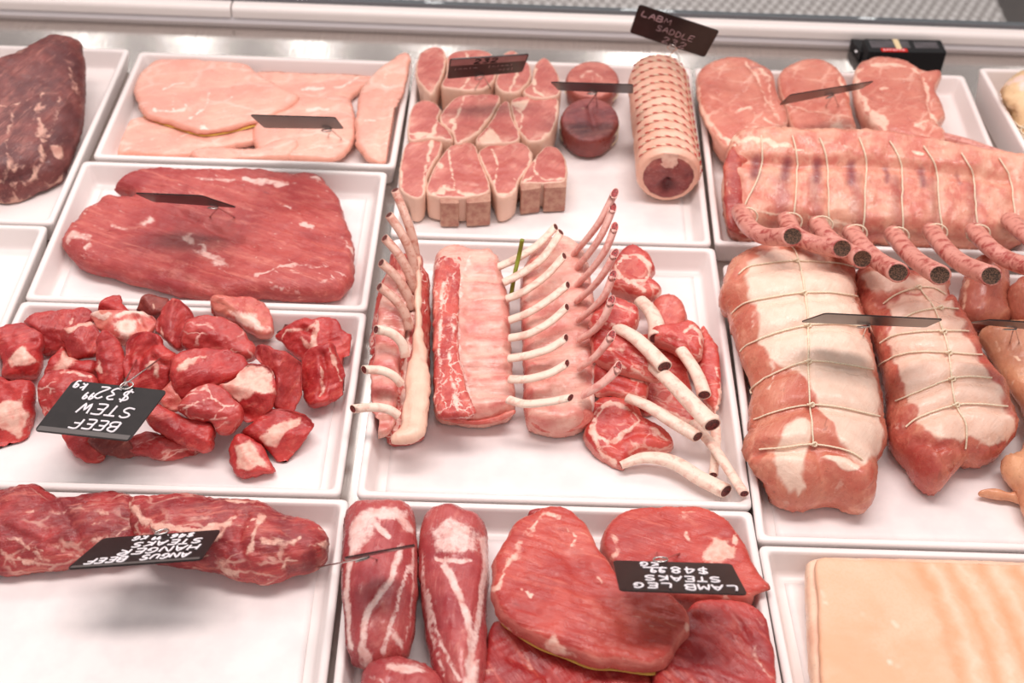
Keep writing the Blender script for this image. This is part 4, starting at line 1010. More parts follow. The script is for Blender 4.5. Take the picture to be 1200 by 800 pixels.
tube('herb_stem', pz([(612,281,.078),(608,300,.06),(603,322,.048),(599,345,.034)]), .0022, M['green'], seg=8)
tag(bpy.data.objects['herb_stem'], 'thin green herb stem tucked between the middle and right racks', 'herb')

# ---- lamb cutlets heaped on the right
def cutlet(lab, meat_out, z, bone, rb, ft=(), gr=(), up=.012, down=.010, tilt=.25, eye=None, extra=None, R=.008, mat='chopred', bmat='bone', dk=()):
    cx = sum(p[0] for p in meat_out)/len(meat_out); cy = sum(p[1] for p in meat_out)/len(meat_out)
    root = thing('lamb_cutlet', P(cx, cy, max(z-down, .006)), lab, 'lamb cutlet', 'lamb cutlets beside the racks')
    blob('meat', meat_out, z, M[mat], tilt=tilt, up=up, down=down, R=R, res=.0022, noise=((60,.0016),(160,.0006)), edge=(.0012,100), fat=list(ft)+([L(*(list(eye)+[eye[0]]), w=4)] if eye else []), groove=gr, dark=dk, parent=root, edgew=.003)
    if eye: blob('eye', eye, z+up*.82, M['lean'], tilt=tilt, up=.0026, down=.003, R=.004, res=.002, noise=((70,.0006),), edge=(.001,90), parent=root)['label'] = 'smooth round eye of lean meat'
    if bone: tube('rib_bone', pz(bone), rb if hasattr(rb, '__len__') else [rb]*len(bone), M[bmat], root, seg=14, flat=.7, sub=5, cut=.7)
cutlet('lamb cutlet lying lowest with its thin rib pointing to the front right corner', [(720,404),(760,392),(795,404),(806,430),(812,470),(818,494),(804,500),(772,486),(754,488),(738,470),(720,440)], .0125, [(812,495,.018),(835,522,.022),(855,552,.027),(872,578,.032)], [.005,.0048,.0044,.0044], ft=[L((760,478),(785,484),(810,498),w=4)], up=.006)
cutlet('lamb cutlet at the far right with a long dark red face and ragged fat edge', [(821,386),(833,396),(845,420),(849,446),(847,470),(843,488),(835,494),(828,480),(818,452),(815,425)], .016, [(836,488,.016),(839,510,.016),(838,535,.015),(836,556,.014)], [.005,.0046,.004,.004], ft=[L((838,432),(844,445),(846,470),(838,492),w=4), L((826,440),(830,470),(834,488),w=4,s=.8)])
cutlet('lamb cutlet with a smooth round eye leaning behind the stubby bone', [(763,360),(775,349),(790,350),(801,360),(805,378),(798,392),(778,398),(768,385)], .028, None, .005, tilt=.3, mat='lean')
cutlet('lamb cutlet furthest back against the tray wall, red eye up', [(716,312),(726,298),(738,291),(753,296),(763,305),(768,320),(762,328),(772,336),(776,343),(766,353),(746,353),(726,346),(716,343),(714,326)], .034, [(750,352,.040),(762,364,.042),(769,380,.042),(770,396,.041)], [.007,.0072,.0078,.0086], ft=[L((728,300),(745,298),(764,312),w=3), L((716,324),(735,330),(755,340),w=4), L((765,335),(775,342),(768,350),w=4)], eye=[(724,306),(738,299),(752,302),(760,314),(757,326),(742,330),(728,324),(721,316)])
cutlet('lamb cutlet with two pale bone ends beside its round eye, upper right of the heap', [(762,388),(790,382),(808,379),(821,390),(825,403),(821,421),(810,425),(796,417),(780,408),(766,402)], .036, [(798,410,.040),(812,430,.041),(820,446,.040),(825,462,.038)], [.006,.006,.0062,.0066], ft=[L((802,386),(812,382),(822,396),(820,418),w=4), L((780,394),(800,400),w=3,s=.6)], gr=[L((778,395),(800,402),(812,416),w=3,a=.003)])
cutlet('lamb cutlet in the middle left of the heap, partly behind the standing ribs', [(690,380),(702,358),(718,352),(736,357),(748,365),(749,378),(742,390),(728,393),(700,391)], .058, [(722,383,.062),(742,394,.064),(760,410,.063),(778,429,.060)], [.006,.0066,.0072,.0078], ft=[L((720,356),(745,366),(744,380),w=3), L((700,375),(720,380),w=4,s=.8)], down=.007)
cutlet('lamb cutlet with the longest thick white bone, in the middle of the heap', [(692,396),(706,386),(728,392),(752,405),(768,417),(780,430),(786,442),(770,449),(745,444),(716,436),(697,424)], .044, [(765,428,.050),(788,449,.052),(811,473,.048),(834,497,.044)], [.0066,.0074,.0082,.0088], ft=[L((715,405),(745,415),(770,428),w=4,s=.8), L((720,424),(750,436),w=4,s=.8), L((760,425),(780,440),w=5,s=.7)], gr=[L((705,400),(735,418),(765,440),w=4,a=.004)], down=.006)
cutlet('lamb cutlet with a slim bone crossing in front of the thick white bone', [(695,432),(704,426),(722,430),(745,440),(758,446),(761,455),(757,469),(745,471),(720,464),(697,463)], .030, [(735,466,.036),(758,475,.038),(788,494,.037),(817,511,.034)], [.005,.0055,.0062,.0064], ft=[L((725,434),(745,442),(758,450),w=4), L((700,464),(730,468),(752,470),w=4,s=.9)], gr=[L((700,445),(735,455),w=4,a=.003)], up=.008, down=.008)
cutlet('lamb cutlet lowest in front with a big red eye and a curved bone', [(684,506),(690,482),(700,471),(716,469),(735,472),(748,480),(753,490),(763,496),(786,512),(786,529),(762,532),(738,540),(731,553),(722,551),(705,540),(693,531),(685,520)], .012, [(728,545,.014),(755,536,.018),(788,541,.019),(820,560,.017),(850,575,.015)], [.004,.0055,.0068,.0072,.0074], up=.012, down=.006,
       ft=[L((692,500),(698,482),(716,472),w=3), L((692,505),(705,528),(722,545),w=4,s=.8), L((752,490),(740,500),(720,515),w=3), L((756,496),(784,512),w=5,s=.8), L((705,535),(724,550),w=4,s=.6)], eye=[(696,505),(700,486),(716,475),(735,478),(748,488),(747,497),(728,506),(716,516),(703,514)], gr=[L((720,518),(750,506),(784,512),w=4,a=.003)])

# ---- lamb shanks and leg steaks
SH=[('lamb shank at the left of its tray, crossed by a thin edge on sign', [(401,632),(403,612),(409,599),(421,593),(445,592),(470,592),(482,598),(487,612),(489,640),(490,690),(487,735),(479,768),(465,776),(441,782),(420,779),(406,768),(401,720),(399,670)],
   [L((414,640),(420,615),(440,600),(470,604),w=8), L((470,640),(456,680),(432,716),(424,770),w=5,s=.95), L((478,660),(462,720),(448,768),w=3), L((412,650),(406,690),(412,760),w=4), L((484,640),(483,700),(470,760),w=3,s=.8), L((440,612),(455,628),w=4), L((462,598),(480,620),w=5), A_((416,605),(445,598),(440,625),(420,650),(412,640),w=6,s=.75), L((432,765),(430,780),w=6),L((463,745),(469,752),w=5)],
   [], 'shank'),
 ('lamb shank in the middle, bright red with a white sinew fork', [(491,628),(498,607),(514,600),(530,598),(546,603),(562,610),(571,625),(573,660),(571,720),(570,790),(562,830),(535,840),(514,806),(501,760),(493,700),(490,660)],
   [L((510,652),(530,656),(552,656),w=3), L((520,660),(540,700),(552,740),(552,775),(548,800),w=5), L((568,670),(558,740),(552,790),w=4), L((500,690),(512,740),(538,795),w=3), L((495,650),(500,720),(520,790),w=3,s=.8), A_((502,620),(528,602),(566,622),(560,648),(530,650),(508,648),w=7,s=.75), L((565,630),(572,680),w=5), A_((545,770),(565,770),(560,815),(540,815),w=4,s=.9)],
   [L((545,618),(560,626),w=4,s=.9), L((510,622),(512,645),w=4,s=.6)], 'shank')]
for lab, out, ft, dk, mt in SH:
    ft = [dict(f, w=f['w']*(1 if f.get('area') else 1.35), s=f['s']*.9, j=f['w']*.45, **({} if f.get('area') else dict(solid=1))) for f in ft]
    blob('lamb_shank', out, .028, M[mt], up=.026, down=.022, R=.045, res=.0026, noise=((28,.0018),(90,.0006)), edge=(.0012,60), fibre=(85,120,.0015), fat=ft, dark=dk, groove=[dict(p=f['p'], w=4, a=.0012) for f in ft if not f.get('area')], label=lab, cat='lamb shank', group='lamb shanks', sub=8)
blob('lamb_shank', [(424,794),(430,781),(450,774),(470,772),(490,778),(506,786),(522,802),(530,850),(500,870),(430,870),(420,830)], .030, M['shank'], up=.022, down=.023, R=.032, res=.0026, noise=((40,.0022),(110,.0008)), fat=[A_((452,776),(486,776),(500,786),(478,792),(456,786),w=5,s=.9), L((432,790),(450,800),w=5,s=.7)], label='knuckle end of a third shank cut off by the bottom edge', cat='lamb shank', group='lamb shanks')
def ls(lab, out, z, mat='legsteak', up=.010, down=None, **k):
    down = z-.008 if down is None else down
    return blob('lamb_leg_steak', out, z, M[mat], up=up, down=down, R=.0065, Rb=.004, res=.0026, noise=((22,.0014),(90,.0008)), edge=(.0016,70), label=lab, cat='lamb leg steak', group='lamb leg steaks', **k)
ls('dark leg steak at the bottom edge, under the big front steak', [(567,775),(571,745),(582,731),(600,738),(640,755),(690,775),(760,785),(765,850),(740,870),(560,870)], .022, 'legsteak2', fat=[L((570,790),(600,775),w=5,s=.5), L((610,760),(625,780),w=4,s=.5), L((575,745),(590,760),w=4,s=.5)], fibre=(30,200,.0015), groove=[L((600,770),(640,790),(660,840),w=6,a=.003)])
ls('leg steak at the bottom right, half hidden under the big steak', [(772,740),(800,722),(815,709),(845,707),(872,710),(888,718),(900,735),(907,770),(910,800),(908,832),(768,832),(764,800)], .033, 'legsteak2', fat=[L((884,760),(892,785),(910,800),w=5,s=.9), L((887,722),(892,728),w=4), L((905,780),(915,800),w=4,s=.7)], fibre=(-25,260,.0022), groove=[L((850,712),(868,730),(878,750),w=4,a=.003)])
ls('round leg steak at the back right of its tray, partly under its sign', [(703,645),(710,621),(725,606),(745,600),(770,598),(805,597),(830,600),(850,612),(863,627),(876,648),(891,677),(902,691),(900,699),(885,704),(870,707),(840,705),(800,704),(760,700),(730,690),(714,665)], .027, fat=[A_((821,655),(838,630),(862,642),(862,655),(845,660),w=5,s=.95), L((803,624),(806,630),w=4), L((862,625),(864,645),w=4), L((720,625),(722,645),(715,655),w=5,s=.8), L((845,695),(850,706),w=6), L((800,598),(815,600),w=4,s=.8)], fibre=(20,220,.0012), dark=[])
blob('yellow_divider_sheet', [(586,728),(604,744),(632,761),(662,772),(692,784),(722,786),(757,791),(771,789),(764,776),(720,770),(660,750),(610,725)], .0385, M['yellow'], up=.0004, down=.0004, R=.001, noise=(), edge=(0,1), label='thin yellow paper sheet peeking out under the big leg steak', cat='paper')
ls('biggest leg steak lying on top in front, left of its sign', [(575,690),(576,668),(583,650),(592,636),(604,616),(618,609),(640,599),(660,601),(677,610),(690,622),(697,640),(702,650),(713,663),(724,681),(742,692),(775,698),(795,710),(806,725),(809,742),(800,756),(790,771),(775,784),(755,787),(722,783),(690,780),(660,769),(630,757),(600,740),(583,726),(577,710)], .044, up=.012, down=.0045,
   fat=[L((632,605),(612,640),(590,668),(580,690),w=6,s=.95), L((618,618),(600,650),w=4,s=.7), A_((634,758),(648,742),(654,752),(674,768),(650,768),w=5,s=.95), L((612,690),(620,696),w=5), L((662,615),(675,628),(668,640),w=2.5), L((636,603),(655,604),w=5,s=.8), L((700,672),(705,680),w=3), L((804,732),(806,738),w=4), L((586,728),(605,742),w=4,s=.8)],
   fibre=(-15,260,.0017), groove=[L((660,640),(690,680),(740,730),w=14,a=.003)])
ls('small curled dark steak scrap at the back, behind the biggest leg steak', [(620,606),(622,599),(640,597),(660,599),(662,604),(645,606)], .036, 'legsteak2', up=.005, down=.006)
# ------------------------------------------------------------------ meats, right column
M['porkchop'] = meat('pork_chop_face', (214, 132, 120), (200, 108, 98), (232, 164, 150), fat=(248, 202, 180), angle=40, fib=260, fibc=.35, fleck=.35, marb=.45, marbs=38, coarse=26, rough=.38, bump=.25, darkc=(120, 52, 64), edgefat=.5)
M['ribroast'] = meat('rib_roast_inside', (230, 168, 152), (204, 112, 102), (244, 204, 188), fat=(248, 216, 192), angle=85, fib=110, fibc=.5, fleck=.4, coarse=34, rough=.34, bump=.45, darkc=(112, 30, 52), stretch=.25)
M['ribtop'] = meat('rib_roast_meat', (196, 92, 78), (164, 54, 52), (224, 148, 126), fat=(248, 208, 186), angle=10, fib=170, fibc=.6, fleck=.7, coarse=46, rough=.36, bump=.6, darkc=(140, 44, 60), stretch=.35)
M['redbone'] = bone_mat('bloody_rib_bone', c=(216, 148, 134), c2=(166, 66, 60), marrow=(112, 80, 62), spots=.8, rough=.32)
M['porkfat'] = meat('pork_roast', (214, 138, 120), (198, 106, 92), (236, 176, 156), fat=(243, 212, 192), angle=60, fib=150, fibc=.6, fleck=.85, coarse=34, rough=.36, bump=.45, darkc=(172, 56, 52), fatnoise=.14, fatvar=.16)
M['porkfat2'] = meat('pork_roast_pale', (206, 118, 102), (182, 80, 72), (230, 160, 140), fat=(243, 206, 186), angle=50, fib=150, fibc=.55, fleck=.5, coarse=34, rough=.36, bump=.45, darkc=(160, 44, 46), fatnoise=.18, fatvar=.2)
M['tender'] = meat('pale_pork_fillet', (198, 122, 104), (178, 96, 84), (222, 156, 132), fat=(236, 190, 164), angle=65, fib=180, fibc=.5, fleck=.4, coarse=26, rough=.34, bump=.3, darkc=(120, 54, 50))
M['tenderpale'] = meat('peach_pork_piece', (228, 170, 138), (212, 144, 116), (240, 194, 162), fat=(244, 208, 180), angle=65, fib=160, fibc=.45, fleck=.35, coarse=26, rough=.32, bump=.3, darkc=(156, 84, 72))
def skin_mat():
    m, nt, b = new_mat('pork_belly_skin'); n = N(nt); co = n.coord(); R_, G_, B_ = n.mask()
    x = n.mix(n.ramp(n.noise(co, 14, 4, .6, .5).outputs['Fac'], .35, .65), lin((232, 178, 142)), lin((238, 194, 164)))
    x = n.mix(n.math('MULTIPLY', n.ramp(n.noise(co, 400, 3).outputs['Fac'], .45, .62), .25), x, lin((236, 178, 138)))
    x = n.mix(n.math('MULTIPLY', G_, .62), x, lin((222, 144, 92)))
    x = n.mix(n.math('MULTIPLY', R_, .85), x, lin((253, 232, 214)))
    n.link(x, b.inputs['Base Color']); n.link(n.ramp(n.noise(co, 120, 3).outputs['Fac'], .3, .7, .3, .5), b.inputs['Roughness'])
    hair = n.noise(n.mapping(co, rot=(0, 0, .5), scale=(.12, 1, 1)), 700, 3).outputs['Fac']
    n.link(n.bump(hair, .12, .0008, n.bump(n.noise(co, 500, 3).outputs['Fac'], .2, .0008)), b.inputs['Normal'])
    return m
M['skin'] = skin_mat()
M['bellyfat'] = meat('pork_belly_layers', (238, 202, 186), (230, 178, 160), (248, 222, 208), fat=(252, 234, 222), angle=0, fib=120, fibc=.3, fleck=.2, coarse=30, rough=.4, bump=.2, darkc=(222, 150, 128))
M['chicken'] = meat('raw_chicken_skin', (240, 208, 172), (230, 188, 148), (248, 224, 196), fat=(248, 214, 206), angle=60, fib=90, fibc=.35, fleck=.2, coarse=26, rough=.38, bump=.3, darkc=(206, 150, 120))

# ---- pork chops
def pchop(lab, out, z, bone=None, normal=None, up=.007, down=.022, **k):
    cx = sum(p[0] for p in out)/len(out); cy = sum(p[1] for p in out)/len(out)
    root = thing('pork_chop', P(cx, cy, max(.006, z-down)), lab, 'pork chop', 'bone-in pork chops')
    blob('meat', out, z, M['porkchop'], up=up, down=down, R=.010, Rb=.005, res=.0026, normal=normal, noise=((26,.0016),(100,.0007)), edge=(.0012,80), parent=root, edgew=.004, **k)
    if bone: tube('rib_bone', pz(bone), [.0075, .0065, .0062, .0062][:len(bone)], M['redbone'], root, seg=12, flat=.8)
pchop('middle pork chop, mostly shaded under the tilted dark sign', [(911,98),(916,84),(932,75),(955,72),(973,77),(986,89),(994,104),(997,128),(1003,150),(998,164),(975,168),(945,166),(928,152),(918,122)], .030, [(990,158,.015),(1030,163,.0125),(1062,168,.0125)],
      fat=[L((912,112),(925,122),(960,130),(1000,140),w=4,s=.7), L((984,90),(996,112),(1008,140),w=3), A_((968,150),(982,138),(996,152),(984,164),w=5,s=.7), L((1000,150),(1012,160),w=4)], groove=[L((915,110),(940,125),(990,132),w=4,a=.003), L((985,95),(1000,125),(1012,150),w=4,a=.003)])
pchop('left pork chop with a wide pale rim of fat, beside the netted saddle', [(815,98),(822,81),(838,73),(858,69),(876,71),(893,79),(906,90),(911,112),(920,128),(923,148),(902,160),(880,166),(853,176),(836,160),(824,142),(818,120)], .039,
      fat=[L((817,100),(823,132),(838,152),(856,170),w=6), L((876,73),(888,92),(899,116),(908,134),w=3,s=.9), L((902,92),(904,115),(914,140),w=3,s=.7), L((862,130),(880,126),(885,140),w=2.2,s=.8), L((895,138),(910,146),w=4,s=.8), L((872,150),(890,148),w=3,s=.7), L((838,115),(846,110),w=2,s=.7), L((888,80),(905,92),w=3)], dark=[L((880,76),(892,80),w=5,s=.5), L((898,84),(904,92),w=4,s=.4)], groove=[L((878,74),(892,98),(912,138),w=4,a=.002)])
pchop('right pork chop with a long thin red bone pointing at the chicken tray', [(1000,98),(1003,80),(1015,72),(1035,69),(1060,74),(1080,86),(1092,85),(1102,86),(1102,94),(1096,106),(1104,124),(1107,138),(1099,148),(1108,157),(1104,170),(1085,171),(1055,162),(1030,156),(1014,140),(1003,116)], .041, [(1098,160,.040),(1130,167,.039),(1160,177,.037),(1186,185,.038)],
      fat=[L((1003,82),(1006,108),(1024,136),(1042,152),w=7), L((1080,88),(1087,104),(1088,125),(1096,140),w=3), L((1075,150),(1090,140),(1096,146),w=5,s=.9), L((1032,103),(1042,103),w=2.2), L((1020,76),(1055,76),(1080,88),w=3), L((1058,162),(1082,166),w=5,s=.7), L((1035,118),(1044,120),w=2,s=.7)], groove=[L((1080,88),(1088,110),(1092,135),w=4,a=.003), L((1042,153),(1070,158),(1098,150),w=4,a=.003)])

# ---- tied rib roast with long bones
RR = thing('rib_roast', P(1040, 240, .006), 'long tied rib roast with thick red bones hanging towards the viewer', 'rib roast')
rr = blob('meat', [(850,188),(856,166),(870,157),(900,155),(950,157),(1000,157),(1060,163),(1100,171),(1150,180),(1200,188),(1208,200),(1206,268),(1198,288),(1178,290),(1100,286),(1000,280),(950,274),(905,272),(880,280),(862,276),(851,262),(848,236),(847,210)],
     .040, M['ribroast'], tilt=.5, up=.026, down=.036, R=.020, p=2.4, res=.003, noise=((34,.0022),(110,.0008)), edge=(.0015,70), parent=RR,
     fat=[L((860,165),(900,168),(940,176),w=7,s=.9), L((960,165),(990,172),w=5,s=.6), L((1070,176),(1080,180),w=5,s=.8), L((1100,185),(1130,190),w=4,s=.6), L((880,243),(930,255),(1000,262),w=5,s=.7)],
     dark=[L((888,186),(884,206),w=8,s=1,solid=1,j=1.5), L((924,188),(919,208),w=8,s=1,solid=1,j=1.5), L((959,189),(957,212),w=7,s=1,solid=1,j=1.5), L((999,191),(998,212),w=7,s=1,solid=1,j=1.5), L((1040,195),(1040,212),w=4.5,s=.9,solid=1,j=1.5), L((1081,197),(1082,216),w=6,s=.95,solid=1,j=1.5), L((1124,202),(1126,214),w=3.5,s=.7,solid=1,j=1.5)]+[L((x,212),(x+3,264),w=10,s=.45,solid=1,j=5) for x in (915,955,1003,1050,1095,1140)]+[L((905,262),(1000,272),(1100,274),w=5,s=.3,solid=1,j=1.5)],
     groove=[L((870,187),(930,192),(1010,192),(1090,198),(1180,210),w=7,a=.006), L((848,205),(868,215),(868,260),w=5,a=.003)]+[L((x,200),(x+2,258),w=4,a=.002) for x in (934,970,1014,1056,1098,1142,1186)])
blob('top_meat', [(853,186),(858,167),(870,158),(900,156),(950,158),(1000,158),(1060,164),(1100,172),(1150,181),(1200,189),(1210,196),(1206,208),(1190,207),(1140,203),(1090,197),(1040,191),(1000,188),(950,188),(905,189),(880,192),(860,200)], .066, M['ribtop'], tilt=.35, up=.007, down=.012, R=.008, res=.0028, noise=((46,.0026),(120,.001)), edge=(.003,60), parent=RR,
     fat=[L((856,172),(895,168),(930,178),w=6), L((910,163),(940,172),w=3,s=.7), L((985,170),(1010,176),w=4,s=.6), L((1070,174),(1082,180),w=5,s=.9), L((1140,188),(1150,191),w=4,s=.9), L((1060,188),(1090,192),w=3,s=.6)])['label'] = 'knobbly fatty meat along the top edge'
blob('end_face', [(849,192),(856,175),(868,185),(870,205),(872,240),(878,262),(880,276),(864,274),(852,262),(849,236),(848,212)], .050, M['ribtop'], tilt=.5, up=.004, down=.012, R=.008, res=.0026, noise=((60,.0016),), edge=(.0015,80), parent=RR,
     fat=[L((852,215),(858,240),w=3,s=.7), L((866,200),(862,230),w=2,s=.6), L((870,190),(872,235),w=3,s=.9)])['label'] = 'marbled left end'
for pl in ([(868,248,0.052),(878,266,0.081),(898,277,0.091),(928,277,0.110)], [(922,257,0.052),(931,274,0.081),(955,286,0.086),(986,291,0.100)], [(958,262,0.052),(970,278,0.076),(988,292,0.081),(1010,303,0.095)], [(998,272,0.052),(1012,290,0.081),(1030,306,0.091),(1052,319,0.110)],
           [(1047,274,0.052),(1060,291,0.086),(1078,308,0.102),(1101,322,0.123)], [(1092,270,0.052),(1106,290,0.086),(1128,309,0.102),(1161,323,0.126)], [(1142,270,0.052),(1160,290,0.086),(1185,306,0.096),(1222,316,0.116)], [(1184,258,0.052),(1200,274,0.081),(1222,288,0.091),(1250,296,0.110)]):
    tube('rib_bone', pz(pl), [.0098, .0092, .0096, .0108], M['redbone'], RR, seg=16, flat=.85, sub=5, cut=1.0)
def twine(root, body, px, off=.0012, r=.00085, name='twine'):
    pts = resample(np.array(px, float) if len(px) == 2 else spline(px, 4), 7)
    return tube(name, [on(body, u, v, off) for u, v in pts], r, M['twine'], root, seg=6, caps=False, sub=2)
for a in ([(892,160),(893,188),(888,208),(876,235),(868,252)], [(928,160),(934,188),(932,225),(930,256)], [(960,162),(969,190),(970,230),(971,264)], [(1006,162),(1015,190),(1013,230),(1011,270)], [(1042,166),(1056,192),(1057,232),(1058,272)],
          [(1082,172),(1097,198),(1100,232),(1104,268)], [(1126,180),(1140,204),(1142,235),(1147,268)], [(1170,186),(1183,208),(1187,235),(1191,258)]):
    twine(RR, rr, a, .0016)
for (u, v, z) in ((874,256,.054),(926,262,.053),(962,266,.053),(1002,276,.053),(1051,279,.054),(1096,275,.054),(1146,276,.054)):
    c = P(u, v, z); tube('twine', [c+Vector((.0115*math.cos(a), .004*math.sin(a), .0085*math.sin(a)+.002)) for a in np.linspace(0, 2*math.pi, 17)], .0009, M['twine'], RR, seg=6, caps=False, sub=1)

# ---- two tied pork roasts
def roast(lab, out, z, mat, up, fat, dark, groove, strings, knots, down=.04, R=.06, extra=()):
    cx = sum(p[0] for p in out)/len(out); cy = sum(p[1] for p in out)/len(out)
    root = thing('tied_pork_roast', P(cx, cy, .006), lab, 'pork roast', 'string tied pork roasts')
    o = blob('meat', out, z, M[mat], tilt=.12, up=up, down=down, R=R, res=.003, p=2.3, shape=lambda V, h, d: h*np.clip(1-.55*np.clip((V[:, 1]-V[:, 1].max()+.10)/.10, 0, 1)**1.3, .4, 1), noise=((30,.002),(110,.0007)), edge=(.002,50), fat=fat, dark=dark, groove=groove, parent=root, sub=8)
    for s in strings: tw = twine(root, o, s, .0010, .0008)
    for (u, v) in knots:
        c = on(o, u, v, .002)
        tube('knot', [c+Vector((.0022*math.cos(a)*1.3, .0012*math.sin(2*a), .0016*math.sin(a))) for a in np.linspace(0, 2*math.pi, 13)], .0009, M['twine'], tw, seg=6, caps=False, sub=1)
    return root, o
ST1=[[(866,322),(877,313),(905,308),(932,306),(960,307),(985,309),(1000,313)], [(858,368),(872,356),(905,348),(941,343),(975,343),(1004,347)], [(868,412),(879,403),(906,391),(947,381),(985,379),(1012,383)], [(876,462),(890,448),(915,434),(947,423),(985,426),(1022,433)], [(884,492),(913,481),(951,474),(990,478),(1030,488)], [(890,526),(915,524),(953,520),(991,527),(1010,538)]]
LG1=[(928,290),(933,296),(941,327),(947,380),(948,450),(953,521)]
roast('big cream fatted pork roast tied with string, left of the two', [(843,352),(848,325),(856,308),(868,300),(886,292),(906,288),(932,289),(962,296),(990,305),(1001,316),(1001,332),(1006,356),(1012,380),(1019,402),(1023,426),(1027,442),(1031,461),(1033,482),(1037,508),(1035,530),(1027,545),(1029,556),(1027,575),(1016,592),(1000,595),(975,586),(940,592),(915,587),(886,568),(868,548),(867,526),(875,502),(879,470),(879,448),(871,430),(864,410),(857,390),(853,370)],
    .038, 'porkfat', .040,
    [A_((878,303),(905,290),(960,297),(1000,318),(1005,352),(1018,400),(1027,440),(1034,490),(1034,530),(1012,542),(1000,532),(985,520),(975,500),(962,478),(948,450),(935,425),(905,425),(892,398),(888,360),(872,325),w=6), A_((918,500),(935,485),(955,490),(950,520),(938,560),(925,578),(905,545),w=6,s=.95), A_((905,540),(930,535),(945,570),(935,582),w=4,s=.8), A_((960,530),(990,530),(1010,540),(1006,552),(985,548),w=4), L((900,420),(905,440),(900,455),w=5,s=.8), L((885,360),(880,390),w=3,s=.6), L((1010,588),(1022,574),w=4,s=.6)],
    [L((985,310),(960,400),w=1,s=0), A_((965,535),(1030,545),(1025,580),(1000,592),(970,575),w=6,s=.4), L((920,425),(945,460),(960,490),w=5,s=.2)],
    [dict(p=s, w=8, a=.007) for s in ST1]+[dict(p=LG1, w=4, a=.002), L((960,530),(968,570),(962,588),w=5,a=.005), L((868,545),(900,520),(950,530),w=6,a=.004)], ST1+[LG1], [(932,306),(941,343),(947,381),(947,423),(951,474),(953,520)])
ST2=[[(1035,356),(1050,345),(1075,337),(1095,338),(1108,346)], [(1050,378),(1072,366),(1100,361),(1122,362)], [(1032,402),(1045,394),(1070,389),(1105,387),(1134,388)], [(1030,428),(1050,417),(1075,412),(1112,413),(1150,416)], [(1050,470),(1075,459),(1113,444),(1140,441),(1162,443)], [(1062,500),(1078,488),(1120,474),(1150,473),(1180,476)]]
LG2=[(1075,334),(1080,342),(1095,362),(1105,388),(1112,413),(1115,444),(1120,474),(1132,498),(1131,526)]
roast('slimmer tied pork roast with a pale fat cap, right of the two', [(1006,352),(1001,324),(1010,313),(1032,317),(1060,318),(1095,322),(1113,330),(1113,345),(1125,364),(1140,394),(1150,419),(1163,440),(1175,455),(1180,470),(1188,488),(1191,505),(1181,520),(1173,531),(1150,540),(1131,538),(1119,554),(1106,569),(1093,572),(1076,559),(1063,541),(1052,527),(1041,505),(1037,460),(1030,410),(1016,376)],
    .036, 'porkfat2', .036,
    [A_((1042,350),(1060,338),(1105,336),(1122,360),(1136,390),(1152,420),(1170,450),(1188,490),(1186,512),(1165,518),(1135,512),(1110,516),(1085,506),(1075,480),(1060,455),(1052,425),(1042,400),(1046,375),w=5), A_((1004,320),(1030,318),(1108,325),(1112,342),(1080,334),(1045,340),(1020,345),w=5,s=.85), L((1072,350),(1085,372),w=3,s=.5)],
    [A_((1060,345),(1078,340),(1082,372),(1068,368),w=4,s=.25), A_((1095,340),(1108,345),(1112,370),(1100,365),w=4,s=.25), A_((1062,525),(1095,520),(1110,560),(1090,572),(1072,555),w=6,s=.6), A_((1130,522),(1175,520),(1150,538),w=5,s=.5), L((1040,470),(1060,500),w=8,s=.5)],
    [dict(p=s, w=8, a=.007) for s in ST2]+[dict(p=LG2, w=4, a=.002), L((1075,515),(1110,520),(1150,518),(1185,512),w=4,a=.006), L((1100,520),(1112,545),w=5,a=.006), L((1005,350),(1035,352),(1110,342),w=5,a=.004)], ST2+[LG2], [(1075,337),(1100,361),(1105,388),(1112,413),(1115,444),(1120,474)], R=.055)
# ---- pieces at the right edge
blob('pork_fillet', [(1146,392),(1168,382),(1200,380),(1290,385),(1310,620),(1225,622),(1200,602),(1192,576),(1180,562),(1172,545),(1176,536),(1194,530),(1204,505),(1200,485),(1190,465),(1174,440),(1160,415)], .026, M['tenderpale'], tilt=.1, up=.024, down=.02, R=.04, res=.003, noise=((30,.0025),(100,.0008)), fat=[L((1165,400),(1180,430),(1190,460),w=4,s=.6), L((1178,415),(1200,420),w=2.5), L((1196,480),(1188,520),w=3,s=.5)], dark=[A_((1140,392),(1210,383),(1210,430),(1180,425),w=14,s=.7), L((1168,530),(1190,560),(1200,595),w=6,s=.3)], groove=[L((1160,410),(1185,470),(1198,540),w=5,a=.003)],
     label='pale pink pork piece running off the right edge beside the slim roast', cat='pork piece')
blob('pork_fillet', [(1146,578),(1156,574),(1170,575),(1184,578),(1190,570),(1200,574),(1200,590),(1186,586),(1168,584),(1156,582)], .012, M['tenderpale'], up=.005, down=.005, R=.006, res=.002, noise=((60,.001),), label='thin yellowish pork scrap pointing left at the right edge', cat='pork piece')
blob('pork_fillet', [(1122,360),(1127,340),(1133,318),(1142,304),(1152,299),(1164,300),(1174,308),(1181,320),(1182,340),(1178,352),(1184,372),(1178,384),(1155,388),(1134,386),(1122,372)], .040, M['tender'], tilt=.5, up=.02, down=.034, R=.03, res=.0026, noise=((36,.002),(110,.0007)), fat=[L((1134,330),(1130,352),(1128,370),w=4,s=.8)], dark=[A_((1120,374),(1185,374),(1185,392),(1120,392),w=4,s=.5)], label='upright pale pork fillet behind the slim roast', cat='pork piece')
